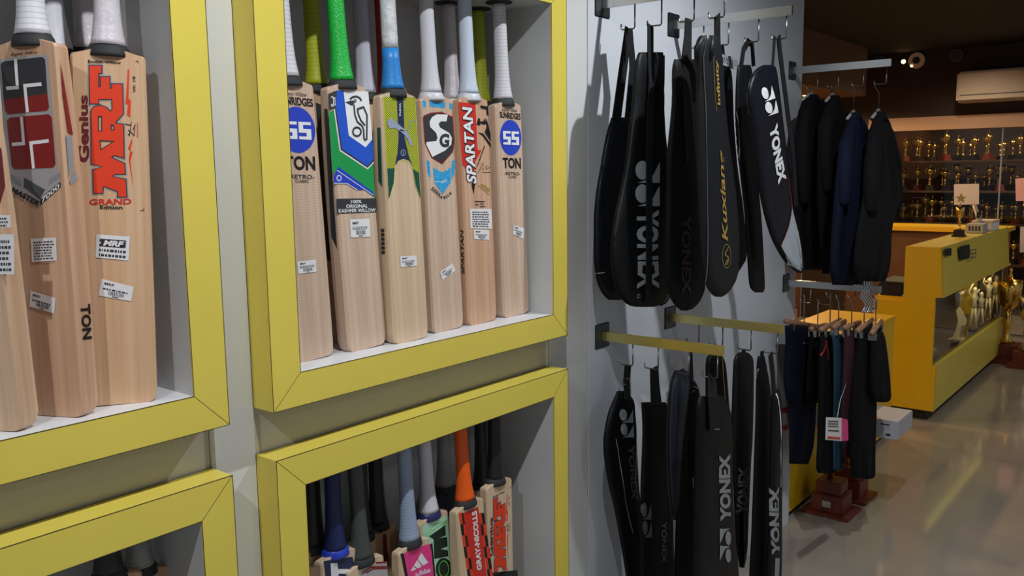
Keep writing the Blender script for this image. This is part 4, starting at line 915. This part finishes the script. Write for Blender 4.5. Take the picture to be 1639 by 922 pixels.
box('desk_top', (CX0 + .031, CX1 - .031, 1.481, 1.66, .757, .775), YEL2, dc)
box('display_floor', (CX0 + .031, CX1 - .031, 1.30, 1.599, .3575, .364), mat('shaded_display_floor', (58, 44, 34), .25), dc)  # floor colour darkened to stand for the dim inside of the case
box('end_shade_board', (CX1 - .036, CX1 - .0305, 1.30, 1.47, .3645, .787), DARKW, dc)  # dark boards added at both ends to stand for shade inside the case
box('end_shade_board', (CX0 + .0305, CX0 + .036, 1.30, 1.47, .3645, .787), DARKW, dc)
box('plinth', (CX0 + .05, CX1 - .05, 1.32, 1.62, 0, .069), MATS['dark_plinth'], dc)
nt = GLASS.node_tree; nt.nodes.clear()
out = nt.nodes.new('ShaderNodeOutputMaterial'); mix = nt.nodes.new('ShaderNodeMixShader'); tr = nt.nodes.new('ShaderNodeBsdfTransparent'); gl = nt.nodes.new('ShaderNodeBsdfGlossy'); fr = nt.nodes.new('ShaderNodeFresnel')
gl.inputs['Roughness'].default_value = .02; fr.inputs[0].default_value = 1.45; tr.inputs[0].default_value = (.95, .96, .95, 1)
geo = nt.nodes.new('ShaderNodeNewGeometry'); inv = nt.nodes.new('ShaderNodeMath'); inv.operation = 'SUBTRACT'; inv.inputs[0].default_value = 1; nt.links.new(geo.outputs['Backfacing'], inv.inputs[1])
mf = nt.nodes.new('ShaderNodeMath'); mf.operation = 'MULTIPLY'; nt.links.new(fr.outputs[0], mf.inputs[0]); nt.links.new(inv.outputs[0], mf.inputs[1])   # no false total reflection on the way out of a pane
nt.links.new(mf.outputs[0], mix.inputs[0]); nt.links.new(tr.outputs[0], mix.inputs[1]); nt.links.new(gl.outputs[0], mix.inputs[2]); nt.links.new(mix.outputs[0], out.inputs[0])
box('glass_pane', (CX0 + .031, CX1 - .031, 1.297, 1.2995, .365, .787), GLASS, dc)
for px in ([(1513, 410), (1523, 409), (1523, 397), (1513, 398)], [(1536, 417), (1552, 413), (1552, 391), (1536, 395)]):
    quad('dark_card', px, BLACKP, dc, Y=1.262, t=.002)
fl = empty('card_stand', at(1557, 406, Y=1.245), 'small chrome card stand fixed beside the dark cards on the counter front', 'stand')
tubes('wire_frame', [[at(a, b, Y=1.25), at(c_, d_, Y=1.25)] for a, b, c_, d_ in ((1553, 400, 1553, 413), (1553, 400, 1562, 399), (1562, 399, 1562, 411), (1553, 407, 1562, 405), (1553, 413, 1562, 411))], .004, CHROME, fl, 5)
cb = empty('back_counter', (8.1, 1.9, 0), 'brown counter with yellow top behind the display counter', 'counter')
box('body', (8.17, 8.6, 1.35, 2.60, 0, 1.04), mat('brown_wood_panel', (96, 66, 40), .5, noise=.1), cb); box('top_board', (8.10, 8.62, 1.32, 2.62, 1.041, 1.075), YEL2, cb)
pb = empty('paper_stack', (8.12, 2.42, 1.075), 'pale carton on the brown back counter, left of the tall counter', 'box')
box('carton', (8.2, 8.4, 2.40, 2.55, 1.076, 1.24), WHP, pb, .003); box('lid', (8.195, 8.405, 2.395, 2.555, 1.241, 1.265), PAPER, pb, .003)
# on the tall counter
ts = empty('carton', (7.55, 1.38, 1.103), 'white carton standing at the far end of the tall counter', 'box')
box('body', (7.42, 7.72, 1.295, 1.43, 1.1025, 1.165), PAPER, ts, .003); box('lid', (7.415, 7.725, 1.29, 1.435, 1.1655, 1.18), WHP, ts, .003)
ts = empty('price_label_box', (7.2, 1.38, 1.103), 'small grey box with dark print on the tall counter', 'box')
box('body', (7.14, 7.30, 1.30, 1.42, 1.1025, 1.17), mat('pale_grey_card', (170, 172, 178), .5), ts, .003)
boxes('print', [(7.138, 7.1395, 1.32 + k * .022, 1.332 + k * .022, 1.12, 1.155) for k in range(4)], INK2, ts)
ts = empty('handset', (7.0, 1.37, 1.10), 'grey cordless handset leaning upright on the tall counter', 'phone')
hp = at(1570, 381, Y=1.36); hq = at(1559, 341, Y=1.40); k = (1.1025 - hp.z)
tube('handset_body', [Vector((hp.x, hp.y, 1.125)), Vector((hp.x + .005, hp.y + .02, 1.19)), Vector((hp.x + .01, hp.y + .06, 1.30))], [.02, .018, .016], SILV, ts, 10)
box('cradle', (hp.x - .05, hp.x + .05, 1.33, 1.42, 1.1025, 1.124), BLACKP, ts, .005)
box('screen', (hp.x - .014, hp.x - .010, hp.y + .012, hp.y + .036, 1.20, 1.25), INK, ts)

def cup_trophy(loc, h, base_m, label, group=None, m=GOLD, name='trophy', wide=1.0, ribbon=False, star=False):
    r = empty(name, loc, label, 'trophy', group); w = h * .17 * wide
    boxes('base', [(-w, w, -w, w, 0, h * .06), (-w * .75, w * .75, -w * .75, w * .75, h * .0605, h * .2)], base_m, r, True)
    lathe('stem', [(w * .5, h * .2), (w * .2, h * .26), (w * .16, h * .36), (w * .3, h * .42), (w * .14, h * .48), (w * .2, h * .55)], m, r, 12, local=True)
    lathe('cup', [(w * .2, h * .551), (w * .55, h * .62), (w * .68, h * .74), (w * .74, h * .86), (w * .6, h * .86), (w * .5, h * .7)], m, r, 14, local=True)
    V, F = [], []
    for sx in (-1, 1):
        vs, fs = tubev([(sx * w * .66, 0, h * .82), (sx * w * 1.0, 0, h * .83), (sx * w * 1.02, 0, h * .72), (sx * w * .55, 0, h * .64)], w * .07, 6)
        k = len(V); V += vs; F += [tuple(i + k for i in f) for f in fs]
    mesh('handles', V, F, m, r, True, True)
    lathe('figure', [(w * .1, h * .86), (w * .16, h * .9), (w * .07, h * .95), (w * .12, h * .975), (w * .03, h)], m, r, 8, local=True)
    return r
gt = cup_trophy((6.75, 1.38, 1.1025), .24, BLACKP, 'gold trophy with yellow star standing on the tall counter')
sv = []
for k in range(10): a = pi / 2 + k * pi / 5; rr = .036 if k % 2 == 0 else .016; sv.append((rr * cos(a), rr * sin(a)))
mesh('star', [(-.004, x, .268 + z) for x, z in sv] + [(.004, x, .268 + z) for x, z in sv], [tuple(range(10)), tuple(range(19, 9, -1))] + [(i, (i + 1) % 10, (i + 1) % 10 + 10, i + 10) for i in range(10)], GOLD, gt, False, True)

# figure awards behind the counter glass
GA = 'pale figure awards behind the counter glass'
IVG = mat('pale_gold_metal', (244, 228, 176), .35, .3)
def award(label, u, v, h, kind):
    p = at(u, v, Y=1.335); r = empty('figure_award', Vector((p.x, p.y, .3645)), label, 'award', GA)
    lathe('base', [(.03, 0), (.03, .018), (.026, .022), (.022, .03)], BLACKP, r, 16, local=True)
    if kind == 0:
        P = [(-.04, .03), (.045, .035), (.055, .06), (.02, .055), (.03, .15), (.05, .16), (.055, .20), (.03, .27), (.012, .30), (-.002, .27), (.012, .19), (.0, .10), (-.012, .055)]
        n = len(P); s_ = h / .3; vs = [(d, -x * 1.2, z * s_) for d in (-.008, .008) for x, z in P]; v2, tri = fill(P)
        mesh('figure', vs, [tuple(t) for t in tri] + [tuple(i + n for i in t) for t in tri] + [(i, (i + 1) % n, (i + 1) % n + n, i + n) for i in range(n)], IVG, r, False, True)
    else:
        for sg in (-1, 1):
            tube('leg', [(0, sg * .022, .03), (.0, sg * .016, h * .25), (.0, sg * .008, h * .5)], [.008, .008, .012], IVG, r, 8, True)
        lathe('figure', [(.012, h * .48), (.022, h * .55), (.016, h * .62), (.026, h * .74), (.010, h * .80), (.017, h * .85), (.015, h * .90), (.004, h * .93)], IVG, r, 12, local=True)
        tube('arm', [(0, .02, h * .74), (0, .045, h * .82), (0, .015 * kind, h)], .006, IVG, r, 6, True)
award('pale flame shaped award, nearest behind the counter glass', 1528, 556, .26, 0)
award('tall thin figure award second behind the counter glass', 1556, 546, .36, 1)
award('short figure award third behind the counter glass', 1567, 540, .29, 1)
award('tall figure award with raised arm, fourth behind the counter glass', 1579, 531, .38, 2)
award('farthest figure award at the right end behind the counter glass', 1590, 524, .37, 1)
sb = empty('base_block', (6.05, 1.38, .3645), 'loose grey block at the near end behind the counter glass', 'block')
box('block', (5.95, 6.12, 1.34, 1.46, .3645, .41), mat('grey_stone_block', (120, 116, 110), .5), sb, .006); box('plate', (5.955, 5.99, 1.339, 1.3395, .372, .40), GOLD, sb)

# wooden-based trophies on the floor by the trousers
def floor_trophy(x0, x1, y0, y1, label, ztop, fy):
    r = empty('wooden_trophy', ((x0 + x1) / 2, (y0 + y1) / 2, 0), label, 'trophy', 'wooden trophies on the floor by the trousers')
    cx, cy = (x0 + x1) / 2, (y0 + y1) / 2; w, d = (x1 - x0) / 2, (y1 - y0) / 2
    box('bottom_tier', (x0, x1, y0, y1, 0, .016), WOODR, r, .003); box('middle_tier', (cx - w * .72, cx + w * .72, cy - d * .66, cy + d * .66, .0165, .098), WOODR, r, .004)
    box('top_tier', (cx - w * .56, cx + w * .56, cy - d * .52, cy + d * .52, .0985, .158), WOODR, r, .004)
    box('name_plate', (cx - w * .72 - .002, cx - w * .72 - .0002, cy - .02, cy + .02, .04, .07), SILVER, r)
    tube('figure', [(cx, cy + .01, .159), (cx, cy + .012, .20), (cx, cy, .25), (cx, cy + .006, .30), (cx, cy, .34)], [.014, .010, .020, .026, .012], GOLD, r, 10)
    tube('column', [(cx, cy, .341), (cx, cy, ztop)], .012, GOLD, r, 10)
    tube('arm', [(cx, cy - .02, .30), (cx - .01, cy - .05, .24), (cx - .02, cy - .03, .20)], .007, GOLD, r, 8)
    return r
bz = at(1370, 692, X=4.0).z
floor_trophy(3.87, 4.06, 1.18, 1.40, 'trophy on a stepped red brown base, nearest on the floor', bz - .002, 0)
floor_trophy(4.115, 4.31, 1.18, 1.40, 'trophy on a stepped red brown base, behind the nearest one', bz - .002, 0)
kb_ = empty('flat_carton', (4.08, 1.22, bz), 'flat pale grey carton behind the hanging trousers', 'box')
y0_, y1_ = at(1437, 690, X=3.98).y, at(1300, 690, X=3.98).y
box('carton_body', (3.98, 4.22, y0_, y1_, bz, bz + .085), mat('pale_grey_carton', (176, 178, 186), .5), kb_, .003)
v, f = stroke2([(y0_ + .11, bz + .045), (y0_ + .17, bz + .045)], .018); mesh('red_mark', [(3.9792, a, b) for a, b in v], f, REDD, kb_, fix=False)
boxes('print', [(3.9790, 3.9795, y0_ + .035, y0_ + .075, bz + .062, bz + .068), (3.9790, 3.9795, y0_ + .03, y0_ + .05, bz + .014, bz + .026)], INK2, kb_)
nc = empty('note_card', (3.93, 1.405, .18), 'small yellow note on the low counter beside the near trophy', 'note')
box('note', (4.10, 4.14, 1.4085, 1.4115, .17, .21), mat('pale_yellow_paper', (222, 206, 110), .6), nc)

# floor trophies at the far right
cup_trophy(tuple(at(1609, 579, Z=0)), .78, WOODR, 'tall trophy on a red brown base at the far end of the tall counter', 'tall floor trophies at the far right', m=GOLD, name='floor_trophy')
cup_trophy(tuple(at(1641, 588, Z=0)), .66, WOODR, 'tall floor trophy cut off by the right edge of the picture', 'tall floor trophies at the far right', m=SILVER, name='floor_trophy')
tp_ = at(1609, 579, Z=0); tx, ty = tp_.x, tp_.y
rb = empty('medal_ribbon', (tx, ty - .14, .66), 'red and white medal ribbon hanging over the handle of the tall far floor trophy', 'ribbon')
tube('ribbon', [(tx - .02, ty - .12, .66), (tx - .025, ty - .15, .655), (tx - .03, ty - .16, .55), (tx - .02, ty - .15, .40)], .009, SILV, rb, 6)
tube('red_loop', [(tx - .025, ty - .15, .62), (tx - .03, ty - .19, .56), (tx - .03, ty - .16, .50), (tx - .03, ty - .14, .56), (tx - .025, ty - .15, .62)], .009, RED, rb, 6)
lathe('medal', [(.03, 0), (.03, .008)], GOLD, rb, 16, (tx - .02, ty - .15, .39))

# clutter between the rails: chair, packet, tins
ch = empty('metal_chair', (5.0, 2.1, 0), 'chrome framed chair behind the low yellow counter', 'chair')
for dx in (0, .40):
    tube('side_frame', [(4.75 + dx, 1.95, 0), (4.75 + dx, 1.95, .42), (4.75 + dx, 2.32, .45), (4.75 + dx, 2.40, .84), (4.75 + dx, 2.30, .92)], .012, CHROME, ch, 8)
box('seat', (4.765, 5.135, 1.96, 2.32, .435, .47), BLACKP, ch, .01); box('backrest', (4.765, 5.135, 2.375, 2.405, .62, .82), BLACKP, ch, .008)
pk = empty('packet', (4.0, 1.55, .727), 'pink and white packet standing on the low counter next to the white panel', 'packet')
box('sleeve', (3.95, 4.02, 1.50, 1.62, .7275, .93), mat('salmon_card', (220, 150, 136), .5), pk, .003); boxes('print', [(3.9488, 3.9496, 1.52, 1.60, z, z + .012) for z in (.78, .82, .86)], PAPER, pk)
pr = empty('cash_printer', (5.95, 1.57, .775), 'black printer on the desk side of the tall counter', 'printer')
box('printer_body', (5.83, 6.15, 1.495, 1.65, .776, .86), BLACKP, pr, .01); box('paper_tray', (5.835, 6.14, 1.50, 1.645, .8605, .868), DIMI, pr, .002)
cs = empty('clip_bundle', at(1386, 470, Y=1.06), 'bundle of chrome clip hangers at the end of the far lower rail', 'hangers')
for k in range(5):
    x0 = 1378 + 4 * k; tube('clip_hanger', [at(x0, 446 + 3 * k, Y=1.05), at(x0 + 4, 440, Y=1.05), at(x0 + 6, 460, Y=1.05), at(x0 - 1, 475, Y=1.05), at(x0 + 8, 487, Y=1.05), at(x0 + 2, 500, Y=1.05)], .0035, CHROME, cs, 6)

# ------------------------------------------------------------------ bulkhead, far glass wall, trophy room
BH = S_(box('trim_2', (3.0, 8.6, 2.62, 3.4, 2.26, CEIL - .001), BROWN))
S_(box('wall_bay', (3.0, 9.2, 3.4, 3.5, 0, CEIL), mat('warm_brown_wall', (140, 92, 58), .6, noise=.1, nscale=3)))
for k, lx in enumerate((5.2, 6.6, 8.0)):
    d = empty('downlight', (lx, 2.95, 2.25), ('nearest', 'middle', 'farthest')[k] + ' lit downlight under the brown bulkhead', 'lamp', 'bulkhead downlights')
    lathe('rim', [(.06, .002), (.06, .0095)], CHROME, d, 20, (lx, 2.95, 2.25)); lathe('lens', [(.045, -.001), (.045, .0015)], mat('warm_lamp', (255, 214, 160), .5, emit=((255, 205, 140), 6)), d, 20, (lx, 2.95, 2.25))
GX = 9.2
S_(box('wall_far', (GX + .01, GX + .1, -4, 3.4, 2.075, CEIL - .001), DARKW))
S_(box('trim_3', (GX - .05, GX + .1, -4, 2.75, 1.945, 2.07), BEAMM))
S_(box('wall_side', (GX + .01, GX + .1, 2.76, 3.4, 0, 2.074), DARKW))
wn = empty('window_1', (GX, 1, 0), None, None, kind='structure')
for a, b_ in ((1.562, 2.745), (.36, 1.558), (-.84, .356)):
    box('glass_pane', (GX, GX + .010, a, b_, .02, 1.94), GLASS, wn)
for yj in (1.56, .358): box('joint_strip', (GX - .002, GX + .012, yj - .006, yj + .006, .02, 1.94), CHROME, wn)
box('bottom_track', (GX - .015, GX + .025, -.84, 2.745, 0, .0195), CHROME, wn)
S_(box('wall_trophy', (11.2, 11.3, -1.5, 3.4, 0, CEIL), DARKW))
for i, (px, m_, lab) in enumerate((([(1527, 328), (1567, 327), (1567, 294), (1527, 295)], mat('greyed_paper', (182, 174, 178), .6), 'grey white paper sheet taped on the far glass wall'), ([(1626, 322), (1652, 321), (1651, 284), (1625, 286)], mat('dull_pink_paper', (206, 160, 164), .6), 'pink paper sheet taped on the far glass at the right'), ([(1632, 404), (1660, 404), (1660, 362), (1633, 363)], MATS['greyed_paper'], 'white paper sheet taped below the pink one'))):
    o = quad('paper_sheet', px, m_, None, X=GX - .004, t=.001); tag(o, lab, 'paper')
ac = empty('air_conditioner', (GX, 1.4, 2.18), 'cream wall air conditioner above the tan beam', 'air conditioner')
b = box('casing', (8.96, GX + .008, .95, 1.925, 2.178, 2.455), mat('ivory_casing', (176, 162, 144), .4), ac, .02); box('flap', (8.951, 8.9595, 1.0, 1.89, 2.195, 2.235), MATS['ivory_casing'], ac, .003)
box('louvre_slot', (8.956, 8.9596, 1.0, 1.89, 2.238, 2.244), INK2, ac); box('badge', (8.957, 8.9596, 1.15, 1.24, 2.36, 2.375), GOLD, ac)
for (u, v), r_, nm, lab, lit in (((1468, 85), .075, 'ceiling_speaker', 'round white fitting with dark centre high on the dark wall', 0), ((1407, 91), .06, 'round_fitting', 'dim round fitting high on the dark wall left of the lamp', 0), ((1447, 99), .026, 'spot_lamp', 'small lit lamp high on the dark far wall', 1), ((1460, 106), .014, 'pilot_lamp', 'tiny lamp just below the small lit lamp', 1), ((1535, 18), .06, 'dim_fitting', 'dim round fitting near the top of the dark wall', 0)):
    p = at(u, v, X=GX); p.z = min(p.z, CEIL - r_ - .01); p.x = GX + .009
    d = empty(nm, p, lab, 'fitting' if not lit else 'lamp')
    Mx = Matrix.Rotation(-pi / 2, 3, 'Y')
    def disc(nm2, ra, x0, x1, m_):
        vs, fs = lathev([(ra, x0), (ra, x1)], 20); return mesh(nm2, [Mx @ Vector(q) for q in vs], fs, m_, d, False, True)
    disc('rim', r_, 0, .03, WHP if nm == 'ceiling_speaker' else DIMI); disc('lens', r_ * (.45 if nm == 'ceiling_speaker' else .75), .0302, .034, MATS['warm_lamp'] if lit else INK2)
sh = empty('trophy_shelves', (10.75, 2, 0), 'dark shelves full of gold trophies behind the far glass', 'shelf')
for z in (.55, .98, 1.33, 1.66): box('shelf_board', (10.45, 11.0, .7, 3.3, z - .02, z), mat('dark_shelf', (60, 40, 28), .4), sh)
for y in (.68, 3.30): box('upright', (10.45, 11.0, y, y + .02, 0, 2.1), MATS['dark_shelf'], sh)
tproto = cup_trophy((10.7, 3.1, .551), .32, BLACKP, 'small gold trophy on the dark shelves behind the far glass', 'gold trophies behind the far glass', m=GOLD)
tp2 = cup_trophy((10.7, 3.1, .981), .36, WOODR, 'gold trophy with red brown base behind the far glass', 'red based trophies behind the far glass', m=GOLD, wide=.8)
rnd = random.Random(3)
ORD = 'first second third fourth fifth sixth seventh eighth ninth tenth eleventh twelfth thirteenth fourteenth fifteenth sixteenth seventeenth'.split()
for zi, z in enumerate((.5505, .9805, 1.3305, 1.6605)):
    for row in (0, 1):
        for k in range(17):
            y = 3.17 - k * .14 - row * .06
            src = tproto if (k + zi + row) % 3 else tp2
            if (zi, row, k) == (0, 0, 1): src = o = tproto
            elif (zi, row, k) == (0, 0, 0): src = o = tp2
            else: o = copy_tree(src)
            o['label'] = '%s trophy, %s from left, %s row, %s shelf behind far glass' % ('red based' if src is tp2 else 'small gold', ORD[k], ('front', 'back')[row], ('lowest', 'second', 'third', 'top')[zi])
            o.matrix_world = Matrix.Translation((10.58 + row * .2 + rnd.uniform(-.03, .03), y + rnd.uniform(-.02, .02), z)) @ Matrix.Rotation(rnd.uniform(.6, 2.4), 4, 'Z') @ Matrix.Scale(rnd.uniform(.6, .95), 4)
